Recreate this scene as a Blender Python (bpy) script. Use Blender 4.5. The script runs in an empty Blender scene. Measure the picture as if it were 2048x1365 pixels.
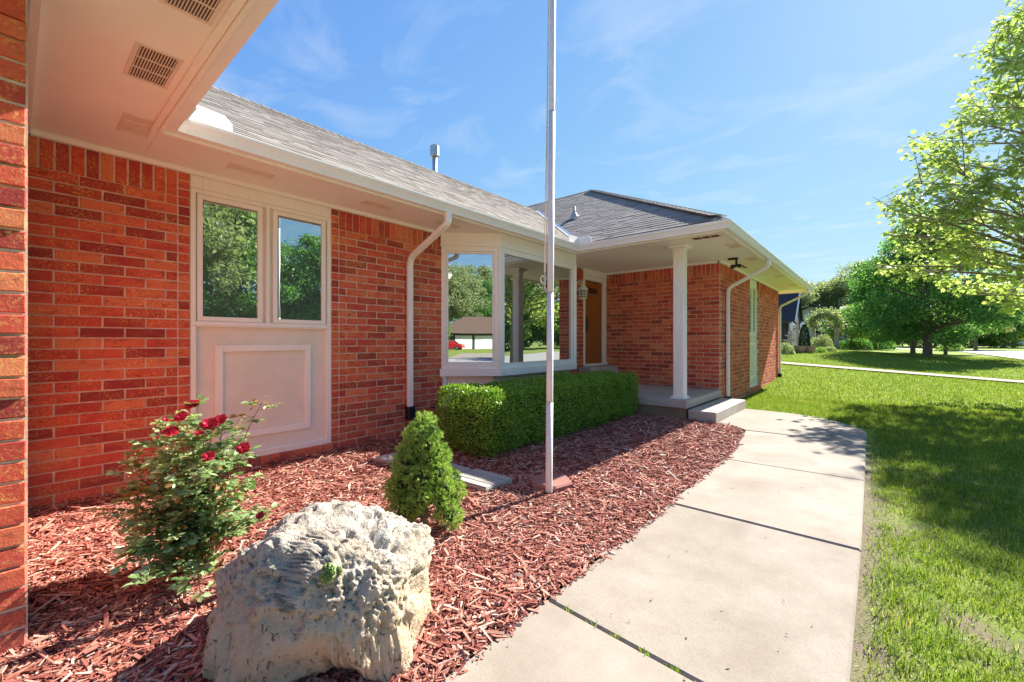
import bpy, math, random
import numpy as np
from mathutils import Vector, Matrix, noise as mnoise
random.seed(7); rng = np.random.default_rng(7)
R = math.radians
scene = bpy.context.scene
C = scene.collection

# ------------------------------------------------------------------ camera
cam_d = bpy.data.cameras.new('camera'); cam = bpy.data.objects.new('camera', cam_d); C.objects.link(cam)
cam_d.sensor_width = 36.0; cam_d.lens = 15.03
cam_d.clip_start = 0.05; cam_d.clip_end = 2000
CAMZ = 1.42
cam.location = (0, 0, CAMZ); cam.rotation_euler = (R(90), 0, R(40.53))
scene.camera = cam

# ------------------------------------------------------------------ sky, sun, exposure
SUN_AZ = math.atan2(0.17, 1.0)            # from +Y towards +X
SUN_EL = R(37.9)
world = bpy.data.worlds.new('World'); scene.world = world; world.use_nodes = True
nt = world.node_tree; nt.nodes.clear()
w_out = nt.nodes.new('ShaderNodeOutputWorld'); w_bg = nt.nodes.new('ShaderNodeBackground')
sky = nt.nodes.new('ShaderNodeTexSky'); sky.sky_type = 'NISHITA'; sky.sun_disc = False
sky.sun_elevation = SUN_EL; sky.sun_rotation = SUN_AZ
sky.air_density = 1.0; sky.dust_density = 0.25; sky.ozone_density = 2.2; sky.altitude = 300
SKY_STRENGTH = 0.10
w_bg.inputs['Strength'].default_value = SKY_STRENGTH
# thin wind-drawn cloud over the whole dome
tc = nt.nodes.new('ShaderNodeTexCoord'); sep = nt.nodes.new('ShaderNodeSeparateXYZ')
nt.links.new(tc.outputs['Generated'], sep.inputs[0])
mx = nt.nodes.new('ShaderNodeMath'); mx.operation = 'MAXIMUM'; mx.inputs[1].default_value = 0.06
nt.links.new(sep.outputs['Z'], mx.inputs[0])
dv = nt.nodes.new('ShaderNodeVectorMath'); dv.operation = 'DIVIDE'
cmb = nt.nodes.new('ShaderNodeCombineXYZ')
for i in range(3): nt.links.new(mx.outputs[0], cmb.inputs[i])
nt.links.new(tc.outputs['Generated'], dv.inputs[0]); nt.links.new(cmb.outputs[0], dv.inputs[1])
mp = nt.nodes.new('ShaderNodeMapping'); mp.inputs['Rotation'].default_value = (0, 0, R(-35)); mp.inputs['Scale'].default_value = (1.4, 1.9, 0.0)
mp.inputs['Location'].default_value = (0.35, 0.2, 0)
nt.links.new(dv.outputs[0], mp.inputs[0])
cn = nt.nodes.new('ShaderNodeTexNoise'); cn.inputs['Scale'].default_value = 1.25; cn.inputs['Detail'].default_value = 8; cn.inputs['Roughness'].default_value = 0.58; cn.inputs['Distortion'].default_value = 0.6
nt.links.new(mp.outputs[0], cn.inputs['Vector'])
cr = nt.nodes.new('ShaderNodeValToRGB'); cr.color_ramp.elements[0].position = 0.50; cr.color_ramp.elements[1].position = 0.80
cr.color_ramp.elements[0].color = (0, 0, 0, 1); cr.color_ramp.elements[1].color = (0.33, 0.33, 0.33, 1)
nt.links.new(cn.outputs['Fac'], cr.inputs[0])
# clear deep-blue air: tint, then a soft shoulder so that the sky round the sun stays blue
# per channel: gain * c / (c + knee)
sh0 = nt.nodes.new('ShaderNodeVectorMath'); sh0.operation = 'ADD'; sh0.inputs[1].default_value = (5.6, 3.9, 0.9); nt.links.new(sky.outputs[0], sh0.inputs[0])
sh1 = nt.nodes.new('ShaderNodeVectorMath'); sh1.operation = 'DIVIDE'; nt.links.new(sky.outputs[0], sh1.inputs[0]); nt.links.new(sh0.outputs[0], sh1.inputs[1])
sh2 = nt.nodes.new('ShaderNodeVectorMath'); sh2.operation = 'MULTIPLY'; sh2.inputs[1].default_value = (1.92, 2.2, 1.94); nt.links.new(sh1.outputs[0], sh2.inputs[0])
smix = nt.nodes.new('ShaderNodeMixRGB'); smix.inputs[2].default_value = (1.75, 1.82, 1.88, 1)
nt.links.new(cr.outputs[0], smix.inputs[0]); nt.links.new(sh2.outputs[0], smix.inputs[1])
nt.links.new(smix.outputs[0], w_bg.inputs['Color']); nt.links.new(w_bg.outputs[0], w_out.inputs['Surface'])

sun_d = bpy.data.lights.new('sun', 'SUN'); sun = bpy.data.objects.new('sun', sun_d); C.objects.link(sun)
sun_d.energy = 2.5; sun_d.angle = R(0.5); sun_d.color = (1.0, 0.94, 0.85)
sdir = Vector((math.sin(SUN_AZ)*math.cos(SUN_EL), math.cos(SUN_AZ)*math.cos(SUN_EL), math.sin(SUN_EL)))
sun.location = sdir*60; sun.rotation_euler = sdir.to_track_quat('Z', 'Y').to_euler()
vs = scene.view_settings; vs.view_transform = 'Standard'; vs.look = 'None'; vs.exposure = 2.55; vs.gamma = 1.0; vs.use_curve_mapping = False
scene.cycles.max_bounces = 10; scene.cycles.diffuse_bounces = 6; scene.cycles.glossy_bounces = 3; scene.cycles.transmission_bounces = 3
scene.cycles.transparent_max_bounces = 4; scene.cycles.use_denoising = True; scene.cycles.sample_clamp_indirect = 6

# ------------------------------------------------------------------ helpers
def tag(o, label=None, cat=None, group=None, kind=None):
    if label: o['label'] = label
    if cat: o['category'] = cat
    if group: o['group'] = group
    if kind: o['kind'] = kind
    return o
def thing(name, label, cat, loc=(0, 0, 0), group=None):
    o = bpy.data.objects.new(name, None); C.objects.link(o); o.location = loc
    o.empty_display_size = 0.2
    return tag(o, label, cat, group)
def offset_of(p):
    v = Vector((0, 0, 0))
    while p is not None: v += Vector(p.location); p = p.parent
    return v
def link(name, me, mat=None, parent=None, smooth=False):
    """mesh given in world coordinates; parents only ever translate"""
    o = bpy.data.objects.new(name, me); C.objects.link(o)
    if mat is not None:
        for m in (mat if isinstance(mat, (list, tuple)) else [mat]): me.materials.append(m)
    if smooth: me.polygons.foreach_set('use_smooth', [True]*len(me.polygons))
    if parent is not None:
        o.parent = parent; o.location = -offset_of(parent)
    return o
def centre(o):
    """move a parentless object's origin to its base"""
    me = o.data; n = len(me.vertices); co = np.empty(n*3); me.vertices.foreach_get('co', co); co = co.reshape(-1, 3)
    b = np.array([(co[:, 0].min()+co[:, 0].max())/2, (co[:, 1].min()+co[:, 1].max())/2, co[:, 2].min()])
    me.vertices.foreach_set('co', (co-b).ravel()); o.location = b
    return o
class MB:
    def __init__(s): s.v = []; s.f = []; s.mi = []
    def add(s, vs_, fs, mi=0):
        n = len(s.v); s.v += [tuple(p) for p in vs_]; s.f += [tuple(i+n for i in f) for f in fs]; s.mi += [mi]*len(fs)
    def box(s, x0, x1, y0, y1, z0, z1, mi=0, rot=None, piv=None):
        vs_ = [(x0,y0,z0),(x1,y0,z0),(x1,y1,z0),(x0,y1,z0),(x0,y0,z1),(x1,y0,z1),(x1,y1,z1),(x0,y1,z1)]
        if rot is not None:
            p = Vector(piv if piv else ((x0+x1)/2,(y0+y1)/2,(z0+z1)/2)); vs_ = [tuple(rot @ (Vector(q)-p) + p) for q in vs_]
        s.add(vs_, [(0,3,2,1),(4,5,6,7),(0,1,5,4),(1,2,6,5),(2,3,7,6),(3,0,4,7)], mi)
    def bbox(s, x0, x1, y0, y1, z0, z1, b=0.006, mi=0):
        """box with bevelled edges (chamfered along all 12 edges)"""
        vs_ = []; 
        for (sx, X) in ((1, x0), (-1, x1)):
            for (sy, Y) in ((1, y0), (-1, y1)):
                for (sz, Z) in ((1, z0), (-1, z1)):
                    vs_ += [(X, Y+sy*b, Z+sz*b), (X+sx*b, Y, Z+sz*b), (X+sx*b, Y+sy*b, Z)]
        idx = lambda ix, iy, iz, k: ((ix*2+iy)*2+iz)*3+k
        fs = []
        q = [(0,0),(1,0),(1,1),(0,1)]
        for ix in (0, 1):
            f = [idx(ix, a, b_, 0) for a, b_ in q]; fs.append(f if ix else f[::-1])
        for iy in (0, 1):
            f = [idx(a, iy, b_, 1) for a, b_ in q]; fs.append(f[::-1] if iy else f)
        for iz in (0, 1):
            f = [idx(a, b_, iz, 2) for a, b_ in q]; fs.append(f if iz else f[::-1])
        for iy in (0, 1):
            for iz in (0, 1): fs.append((idx(0,iy,iz,1), idx(1,iy,iz,1), idx(1,iy,iz,2), idx(0,iy,iz,2)))
        for ix in (0, 1):
            for iz in (0, 1): fs.append((idx(ix,0,iz,0), idx(ix,1,iz,0), idx(ix,1,iz,2), idx(ix,0,iz,2)))
        for ix in (0, 1):
            for iy in (0, 1): fs.append((idx(ix,iy,0,0), idx(ix,iy,1,0), idx(ix,iy,1,1), idx(ix,iy,0,1)))
        for ix in (0, 1):
            for iy in (0, 1):
                for iz in (0, 1): fs.append((idx(ix,iy,iz,0), idx(ix,iy,iz,1), idx(ix,iy,iz,2)))
        s.add(vs_, fs, mi)
    def tube(s, pts, r, n=8, mi=0, cap=True):
        pts = [Vector(p) for p in pts]; rs = r if isinstance(r, (list, tuple)) else [r]*len(pts)
        rings = []; up = None
        for i, p in enumerate(pts):
            d = (pts[min(i+1, len(pts)-1)]-pts[max(i-1, 0)]).normalized()
            if up is None: up = Vector((0, 0, 1)) if abs(d.z) < 0.9 else Vector((1, 0, 0))
            a = d.cross(up)
            if a.length < 1e-4: a = d.orthogonal()
            a.normalize(); b = a.cross(d).normalized(); up = b
            rings.append([p+(a*math.cos(2*math.pi*k/n)+b*math.sin(2*math.pi*k/n))*rs[i] for k in range(n)])
        vs_ = [v for rg in rings for v in rg]; fs = []
        for i in range(len(pts)-1):
            for k in range(n): fs.append((i*n+k, i*n+(k+1) % n, (i+1)*n+(k+1) % n, (i+1)*n+k))
        if cap: fs += [tuple(range(n))[::-1], tuple((len(pts)-1)*n+k for k in range(n))]
        s.add(vs_, fs, mi)
    def lathe(s, prof, cx=0, cy=0, n=20, mi=0):
        vs_ = [(cx+r*math.cos(2*math.pi*k/n), cy+r*math.sin(2*math.pi*k/n), z) for r, z in prof for k in range(n)]
        fs = [(i*n+k, i*n+(k+1) % n, (i+1)*n+(k+1) % n, (i+1)*n+k) for i in range(len(prof)-1) for k in range(n)]
        fs += [tuple(range(n))[::-1], tuple((len(prof)-1)*n+k for k in range(n))]
        s.add(vs_, fs, mi)
    def prism(s, poly, z0, z1, mi=0):
        n = len(poly)
        s.add([(x, y, z0) for x, y in poly]+[(x, y, z1) for x, y in poly],
              [tuple(range(n))[::-1], tuple(range(n, 2*n))]+[(i, (i+1) % n, n+(i+1) % n, n+i) for i in range(n)], mi)
    def sweep(s, prof, path, mi=0, closed=True, caps=True):
        """prof: list of (a,b) in the frame (side, up); path: list of (point, side, up)"""
        n = len(prof); vs_ = []
        for p, sd, up in path:
            p, sd, up = Vector(p), Vector(sd), Vector(up)
            vs_ += [p+sd*a+up*b for a, b in prof]
        fs = []
        m = n if closed else n-1
        for i in range(len(path)-1):
            for k in range(m): fs.append((i*n+k, i*n+(k+1) % n, (i+1)*n+(k+1) % n, (i+1)*n+k))
        if caps and closed: fs += [tuple(range(n))[::-1], tuple((len(path)-1)*n+k for k in range(n))]
        s.add(vs_, fs, mi)
    def build(s, name, mat=None, parent=None, smooth=False):
        me = bpy.data.meshes.new(name); me.from_pydata(s.v, [], s.f); me.update()
        o = link(name, me, mat, parent, smooth)
        if any(s.mi): me.polygons.foreach_set('material_index', s.mi)
        import bmesh
        bm = bmesh.new(); bm.from_mesh(me); bmesh.ops.recalc_face_normals(bm, faces=bm.faces); bm.to_mesh(me); bm.free()
        return o
def np_mesh(name, verts, faces, mat=None, parent=None, smooth=False):
    """verts (N,3), faces (M,k) arrays, fast"""
    me = bpy.data.meshes.new(name); V = np.asarray(verts, dtype=np.float32); F = np.asarray(faces, dtype=np.int32); k = F.shape[1]
    me.vertices.add(len(V)); me.vertices.foreach_set('co', V.ravel())
    me.loops.add(F.size); me.loops.foreach_set('vertex_index', F.ravel())
    me.polygons.add(len(F)); me.polygons.foreach_set('loop_start', np.arange(0, F.size, k, dtype=np.int32))
    me.polygons.foreach_set('loop_total', np.full(len(F), k, dtype=np.int32))
    me.update(calc_edges=True); me.polygons.foreach_set('use_smooth', [bool(smooth)]*len(F))
    return link(name, me, mat, parent, smooth)

# ------------------------------------------------------------------ materials
def mat_new(name):
    m = bpy.data.materials.new(name); m.use_nodes = True; t = m.node_tree
    b = t.nodes['Principled BSDF']; return m, t, b
def N(t, ty, **kw):
    n = t.nodes.new(ty)
    for k, v in kw.items():
        if k in n.inputs.keys(): n.inputs[k].default_value = v
        else: setattr(n, k, v)
    return n
def L(t, a, b): t.links.new(a, b)
def ramp(t, stops, src=None):
    r = t.nodes.new('ShaderNodeValToRGB'); e = r.color_ramp.elements
    while len(e) < len(stops): e.new(0.5)
    for i, (p, c) in enumerate(stops): e[i].position = p; e[i].color = (*c, 1) if len(c) == 3 else c
    if src is not None: L(t, src, r.inputs[0])
    return r
def mixc(t, fac, a, b, mode='MIX'):
    m = t.nodes.new('ShaderNodeMixRGB'); m.blend_type = mode
    for i, v in ((0, fac), (1, a), (2, b)):
        if hasattr(v, 'is_linked') or hasattr(v, 'links'): L(t, v, m.inputs[i])
        elif i == 0: m.inputs[0].default_value = v
        else: m.inputs[i].default_value = (*v, 1)
    return m.outputs[0]
def mth(t, op, a, b=None, clamp=False):
    m = t.nodes.new('ShaderNodeMath'); m.operation = op; m.use_clamp = clamp
    for i, v in ((0, a), (1, b)):
        if v is None: continue
        if hasattr(v, 'links'): L(t, v, m.inputs[i])
        else: m.inputs[i].default_value = v
    return m.outputs[0]
def pos(t, scale=(1, 1, 1)):
    g = t.nodes.new('ShaderNodeNewGeometry'); mp_ = t.nodes.new('ShaderNodeMapping'); mp_.inputs['Scale'].default_value = scale
    L(t, g.outputs['Position'], mp_.inputs[0]); return mp_.outputs[0]
def noi(t, vec, scale, detail=4, rough=0.55, dist=0.0):
    n = N(t, 'ShaderNodeTexNoise', Scale=scale, Detail=detail, Roughness=rough, Distortion=dist); L(t, vec, n.inputs['Vector']); return n.outputs['Fac']
def bump(t, b, h, strength=0.3, dist=0.01):
    n = N(t, 'ShaderNodeBump', Strength=strength, Distance=dist); L(t, h, n.inputs['Height']); L(t, n.outputs[0], b.inputs['Normal'])
def rnd(t):
    """random value per loose piece, whether it is an object or an island of a joined mesh"""
    g = t.nodes.new('ShaderNodeNewGeometry'); oi = t.nodes.new('ShaderNodeObjectInfo')
    return mth(t, 'FRACT', mth(t, 'ADD', g.outputs['Random Per Island'], oi.outputs['Random']))
M = {}
def simple(name, col, rough=0.6, var=0.08, nscale=6, metal=0.0, bumpst=0.0, spec=0.5, bscale=60):
    m, t, b = mat_new(name); p = pos(t)
    n1 = noi(t, p, nscale, 6); lo = tuple(c*(1-var) for c in col); hi = tuple(min(1, c*(1+var)) for c in col)
    L(t, ramp(t, [(0.3, lo), (0.7, hi)], n1).outputs[0], b.inputs['Base Color'])
    b.inputs['Roughness'].default_value = rough; b.inputs['Metallic'].default_value = metal
    b.inputs['Specular IOR Level'].default_value = spec
    if bumpst: bump(t, b, noi(t, p, bscale, 4), bumpst, 0.004)
    M[name] = m; return m
def make_brick(name='brick', dark=1.0, stops=None):
    m, t, b = mat_new(name); p = pos(t); r = rnd(t)
    stops = stops or [(0.0, (0.28, 0.030, 0.026)), (0.15, (0.40, 0.044, 0.032)), (0.36, (0.53, 0.066, 0.040)), (0.62, (0.60, 0.088, 0.046)), (0.84, (0.64, 0.125, 0.058)), (1.0, (0.68, 0.20, 0.09))]
    base = ramp(t, stops, r).outputs[0]
    # kiln flashing: yellowish flecked patches on some bricks
    n1 = noi(t, p, 55, 5, 0.75); n2 = noi(t, pos(t, (1, 1, 2.0)), 4.0, 3)
    fl = mth(t, 'MULTIPLY', ramp(t, [(0.50, (0, 0, 0)), (0.60, (1, 1, 1))], n1).outputs[0], ramp(t, [(0.40, (0, 0, 0)), (0.60, (1, 1, 1))], n2).outputs[0])
    base = mixc(t, mth(t, 'MULTIPLY', fl, 0.75), base, (0.80, 0.40, 0.11))
    # dark burnt streaks
    n3 = noi(t, pos(t, (1, 1, 2.6)), 11, 6, 0.72)
    base = mixc(t, mth(t, 'MULTIPLY', ramp(t, [(0.53, (0, 0, 0)), (0.66, (1, 1, 1))], n3).outputs[0], 0.65), base, (0.21, 0.026, 0.018))
    # mortar smears and white drips
    n4 = noi(t, p, 70, 3, 0.6); n5 = noi(t, p, 2.2, 3)
    sm = mth(t, 'MULTIPLY', ramp(t, [(0.60, (0, 0, 0)), (0.70, (1, 1, 1))], n4).outputs[0], ramp(t, [(0.45, (0, 0, 0)), (0.7, (1, 1, 1))], n5).outputs[0])
    base = mixc(t, mth(t, 'MULTIPLY', sm, 0.55), base, (0.68, 0.46, 0.34))
    # pale bloom near the ground
    sep_ = t.nodes.new('ShaderNodeSeparateXYZ'); g = t.nodes.new('ShaderNodeNewGeometry'); L(t, g.outputs['Position'], sep_.inputs[0])
    low = ramp(t, [(0.0, (1, 1, 1)), (0.75, (0, 0, 0))], mth(t, 'MULTIPLY', sep_.outputs['Z'], 1.0)).outputs[0]
    base = mixc(t, mth(t, 'MULTIPLY', mth(t, 'MULTIPLY', low, n2), 0.35), base, (0.46, 0.24, 0.20))
    if dark != 1.0: base = mixc(t, 1.0, base, (dark, dark, dark), 'MULTIPLY')
    L(t, base, b.inputs['Base Color']); b.inputs['Roughness'].default_value = 0.72; b.inputs['Specular IOR Level'].default_value = 0.35
    hh = mth(t, 'ADD', mth(t, 'MULTIPLY', noi(t, p, 120, 4, 0.7), 0.6), mth(t, 'MULTIPLY', noi(t, p, 34, 4), 0.7))
    bump(t, b, hh, 0.55, 0.006); M[name] = m
make_brick()
simple('mortar', (0.62, 0.47, 0.36), 0.9, 0.22, 14, bumpst=0.7, bscale=160)
def trim_mat(name, col, rough):
    m, t, b = mat_new(name); p = pos(t); c = ramp(t, [(0.3, tuple(v*0.95 for v in col)), (0.7, col)], noi(t, p, 2.5, 4)).outputs[0]
    st_ = ramp(t, [(0.56, (0, 0, 0)), (0.78, (1, 1, 1))], noi(t, pos(t, (9, 9, 0.7)), 3.0, 5, 0.65)).outputs[0]
    c = mixc(t, mth(t, 'MULTIPLY', st_, 0.22), c, (0.50, 0.42, 0.34))
    sp_ = ramp(t, [(0.68, (0, 0, 0)), (0.74, (1, 1, 1))], noi(t, p, 60, 3, 0.6)).outputs[0]; c = mixc(t, mth(t, 'MULTIPLY', sp_, 0.25), c, (0.42, 0.34, 0.28))
    L(t, c, b.inputs['Base Color']); b.inputs['Roughness'].default_value = rough; bump(t, b, noi(t, pos(t, (1, 1, 0.2)), 40, 4), 0.10, 0.003); M[name] = m
trim_mat('trim_white', (0.90, 0.87, 0.81), 0.5); trim_mat('gutter_white', (0.88, 0.86, 0.83), 0.35)
simple('panel_beige', (0.78, 0.70, 0.60), 0.7, 0.05, 5, bumpst=0.25, bscale=220)
simple('vent_metal', (0.76, 0.65, 0.54), 0.5, 0.06)
simple('vent_dark', (0.10, 0.055, 0.035), 0.8)
simple('vent_brown', (0.14, 0.05, 0.03), 0.8)
simple('black_plastic', (0.015, 0.015, 0.017), 0.45)
simple('galvanised', (0.45, 0.46, 0.47), 0.38, 0.15, 9, metal=0.85)
simple('flashing', (0.68, 0.68, 0.70), 0.35, 0.08, 5, metal=0.5)
simple('pole_metal', (0.74, 0.66, 0.61), 0.42, 0.07, 12, metal=0.15, bumpst=0.08)
simple('rope', (0.62, 0.55, 0.45), 0.9, 0.2, 80, bumpst=0.5)
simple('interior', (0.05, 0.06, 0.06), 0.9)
def soffit_mat():
    m, t, b = mat_new('soffit'); p = pos(t)
    n = noi(t, p, 1.7, 4); c = ramp(t, [(0.35, (0.85, 0.82, 0.76)), (0.7, (0.90, 0.87, 0.82))], n).outputs[0]
    st = noi(t, pos(t, (1, 14, 1)), 9, 5, 0.7)
    c = mixc(t, mth(t, 'MULTIPLY', ramp(t, [(0.6, (0, 0, 0)), (0.75, (1, 1, 1))], st).outputs[0], 0.10), c, (0.5, 0.42, 0.34))
    L(t, c, b.inputs['Base Color']); b.inputs['Roughness'].default_value = 0.75
    bump(t, b, st, 0.15, 0.003); M['soffit'] = m
soffit_mat()
def glass_mat(name, tint, k, deep):
    m, t, b = mat_new(name); o = t.nodes['Material Output']
    g = N(t, 'ShaderNodeBsdfGlossy', Roughness=0.0); g.inputs['Color'].default_value = (*tint, 1)
    w = noi(t, pos(t), 1.3, 2); bp = N(t, 'ShaderNodeBump', Strength=0.012, Distance=0.05); L(t, w, bp.inputs['Height']); L(t, bp.outputs[0], g.inputs['Normal'])
    d = N(t, 'ShaderNodeBsdfDiffuse'); d.inputs['Color'].default_value = (*deep, 1)
    fr = N(t, 'ShaderNodeFresnel', IOR=1.5); f = mth(t, 'ADD', mth(t, 'MULTIPLY', fr.outputs[0], 1.0), k, True)
    mx_ = t.nodes.new('ShaderNodeMixShader'); L(t, f, mx_.inputs[0]); L(t, d.outputs[0], mx_.inputs[1]); L(t, g.outputs[0], mx_.inputs[2])
    L(t, mx_.outputs[0], o.inputs['Surface']); M[name] = m
glass_mat('glass_window', (0.80, 0.90, 0.88), 0.52, (0.10, 0.16, 0.15))
glass_mat('glass_bay', (0.90, 0.95, 0.94), 0.46, (0.02, 0.03, 0.03))
glass_mat('glass_bay_side', (0.92, 0.96, 0.97), 0.62, (0.02, 0.03, 0.03))
glass_mat('glass_dark', (0.8, 0.85, 0.85), 0.15, (0.02, 0.02, 0.02))
def shingle_mat(name, lo, hi):
    m, t, b = mat_new(name); p = pos(t); r = rnd(t)
    c = ramp(t, [(0.0, lo), (0.5, tuple((a+b_)/2 for a, b_ in zip(lo, hi))), (1.0, hi)], r).outputs[0]
    g = noi(t, p, 260, 2, 0.8); c = mixc(t, 0.55, c, ramp(t, [(0.3, (0.25, 0.24, 0.23)), (0.7, (1.0, 0.98, 0.95))], g).outputs[0], 'MULTIPLY')
    L(t, c, b.inputs['Base Color']); b.inputs['Roughness'].default_value = 0.92; b.inputs['Specular IOR Level'].default_value = 0.25
    bump(t, b, g, 0.6, 0.003); M[name] = m
shingle_mat('shingle', (0.25, 0.22, 0.195), (0.37, 0.335, 0.30))
shingle_mat('shingle_dark', (0.035, 0.035, 0.045), (0.075, 0.075, 0.09))
def concrete_mat(name, a, b_, stain):
    m, t, b = mat_new(name); p = pos(t)
    c = ramp(t, [(0.3, a), (0.72, b_)], noi(t, p, 1.5, 7, 0.7)).outputs[0]
    f = noi(t, p, 150, 3, 0.75); c = mixc(t, 0.45, c, ramp(t, [(0.28, (0.40, 0.37, 0.33)), (0.60, (1, 1, 1))], f).outputs[0], 'MULTIPLY')
    s = ramp(t, [(0.55, (0, 0, 0)), (0.78, (1, 1, 1))], noi(t, p, 0.85, 3, 0.5, 0.8)).outputs[0]
    c = mixc(t, mth(t, 'MULTIPLY', s, 0.6), c, stain)
    vo = N(t, 'ShaderNodeTexVoronoi', Scale=0.42); vo.feature = 'DISTANCE_TO_EDGE'; wv = t.nodes.new('ShaderNodeVectorMath'); wv.operation = 'MULTIPLY_ADD'; nz = N(t, 'ShaderNodeTexNoise', Scale=5.0, Detail=5.0); L(t, p, nz.inputs['Vector']); L(t, nz.outputs['Color'], wv.inputs[0]); wv.inputs[1].default_value = (0.22, 0.22, 0.22); L(t, p, wv.inputs[2]); L(t, wv.outputs[0], vo.inputs['Vector'])
    ck = mth(t, 'MULTIPLY', ramp(t, [(0.0, (1, 1, 1)), (0.0035, (0, 0, 0))], vo.outputs['Distance']).outputs[0], ramp(t, [(0.50, (0, 0, 0)), (0.56, (1, 1, 1))], noi(t, p, 0.9, 2)).outputs[0])
    c = mixc(t, mth(t, 'MULTIPLY', ck, 0.15), c, (0.16, 0.12, 0.09))
    s2 = ramp(t, [(0.58, (0, 0, 0)), (0.70, (1, 1, 1))], noi(t, p, 9, 5, 0.7)).outputs[0]; c = mixc(t, mth(t, 'MULTIPLY', s2, 0.16), c, stain)
    oi = t.nodes.new('ShaderNodeObjectInfo'); hv = t.nodes.new('ShaderNodeHueSaturation'); L(t, c, hv.inputs['Color']); L(t, mth(t, 'ADD', mth(t, 'MULTIPLY', oi.outputs['Random'], 0.14), 0.93), hv.inputs['Value'])
    L(t, hv.outputs[0], b.inputs['Base Color']); b.inputs['Roughness'].default_value = 0.88; b.inputs['Specular IOR Level'].default_value = 0.3
    bump(t, b, mth(t, 'ADD', f, mth(t, 'MULTIPLY', noi(t, p, 22, 3), 0.6)), 0.35, 0.004); M[name] = m
concrete_mat('concrete_walk', (0.255, 0.215, 0.168), (0.385, 0.338, 0.278), (0.18, 0.14, 0.105))
concrete_mat('concrete_porch', (0.42, 0.38, 0.33), (0.52, 0.47, 0.41), (0.30, 0.25, 0.20))
concrete_mat('concrete_foot', (0.22, 0.16, 0.10), (0.32, 0.24, 0.16), (0.12, 0.09, 0.07))
concrete_mat('street', (0.36, 0.34, 0.32), (0.46, 0.44, 0.42), (0.28, 0.27, 0.26))
concrete_mat('paver_grey', (0.36, 0.34, 0.30), (0.46, 0.44, 0.39), (0.26, 0.24, 0.20))
concrete_mat('paver_red', (0.26, 0.11, 0.09), (0.36, 0.17, 0.14), (0.18, 0.08, 0.07))
def leaf_mat(name, stops, trans=0.35, rough=0.45, spec=0.4, back=None, patch=False):
    m, t, b = mat_new(name); o = t.nodes['Material Output']; r = rnd(t)
    c = ramp(t, stops, r).outputs[0]
    if patch:
        c = mixc(t, 0.8, c, ramp(t, [(0.3, (0.72, 0.80, 0.75)), (0.5, (1.0, 1.0, 1.0)), (0.7, (1.30, 1.12, 1.10))], noi(t, pos(t), 1.6, 5, 0.65)).outputs[0], 'MULTIPLY')
    b.inputs['Roughness'].default_value = rough; b.inputs['Specular IOR Level'].default_value = spec
    L(t, c, b.inputs['Base Color'])
    tr = N(t, 'ShaderNodeBsdfTranslucent'); c2 = mixc(t, 1.0, c, back or (1.12, 1.15, 0.72), 'MULTIPLY'); L(t, c2, tr.inputs['Color'])
    mx_ = t.nodes.new('ShaderNodeMixShader'); mx_.inputs[0].default_value = trans
    L(t, b.outputs[0], mx_.inputs[1]); L(t, tr.outputs[0], mx_.inputs[2]); L(t, mx_.outputs[0], o.inputs['Surface']); M[name] = m
leaf_mat('leaf_maple', [(0, (0.24, 0.34, 0.09)), (0.5, (0.38, 0.49, 0.15)), (1, (0.54, 0.63, 0.25))], 0.6)
leaf_mat('leaf_tree', [(0, (0.07, 0.19, 0.05)), (0.6, (0.14, 0.33, 0.08)), (1, (0.28, 0.48, 0.13))], 0.5)
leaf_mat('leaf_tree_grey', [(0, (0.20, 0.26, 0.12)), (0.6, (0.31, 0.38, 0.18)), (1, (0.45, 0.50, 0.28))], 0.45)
leaf_mat('leaf_tree_mid', [(0, (0.12, 0.22, 0.045)), (0.6, (0.22, 0.36, 0.08)), (1, (0.40, 0.52, 0.17))], 0.5)
leaf_mat('leaf_hedge', [(0, (0.09, 0.20, 0.022)), (0.5, (0.20, 0.38, 0.040)), (0.88, (0.32, 0.50, 0.065)), (1, (0.50, 0.62, 0.16))], 0.4, 0.35, 0.5)
leaf_mat('needle', [(0, (0.15, 0.28, 0.06)), (0.5, (0.30, 0.47, 0.10)), (1, (0.52, 0.65, 0.20))], 0.45)
leaf_mat('leaf_rose', [(0, (0.10, 0.19, 0.06)), (0.5, (0.24, 0.36, 0.13)), (1, (0.46, 0.56, 0.30))], 0.32, 0.24, 0.9)
leaf_mat('leaf_rose_young', [(0, (0.22, 0.12, 0.04)), (1, (0.42, 0.24, 0.09))], 0.4)
leaf_mat('petal', [(0, (0.30, 0.004, 0.018)), (1, (0.55, 0.012, 0.05))], 0.25, 0.5, 0.4, (1.2, 0.6, 0.7))
leaf_mat('succulent', [(0, (0.14, 0.22, 0.05)), (1, (0.24, 0.34, 0.09))], 0.15)
leaf_mat('grass_blade', [(0, (0.09, 0.16, 0.018)), (0.45, (0.18, 0.28, 0.030)), (0.85, (0.28, 0.37, 0.055)), (0.94, (0.40, 0.42, 0.14)), (1, (0.52, 0.45, 0.25))], 0.42, 0.5, 0.3, patch=True)
leaf_mat('arborvitae', [(0, (0.012, 0.05, 0.014)), (1, (0.03, 0.09, 0.025))], 0.2)
simple('bark', (0.17, 0.13, 0.10), 0.9, 0.35, 22, bumpst=0.8, bscale=30)
simple('bark_young', (0.27, 0.21, 0.16), 0.8, 0.25, 30)
simple('stem_green', (0.14, 0.17, 0.06), 0.6, 0.2, 30)
simple('stem_red', (0.24, 0.10, 0.06), 0.6, 0.2, 30)
simple('hedge_core', (0.02, 0.035, 0.012), 0.95)
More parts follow.
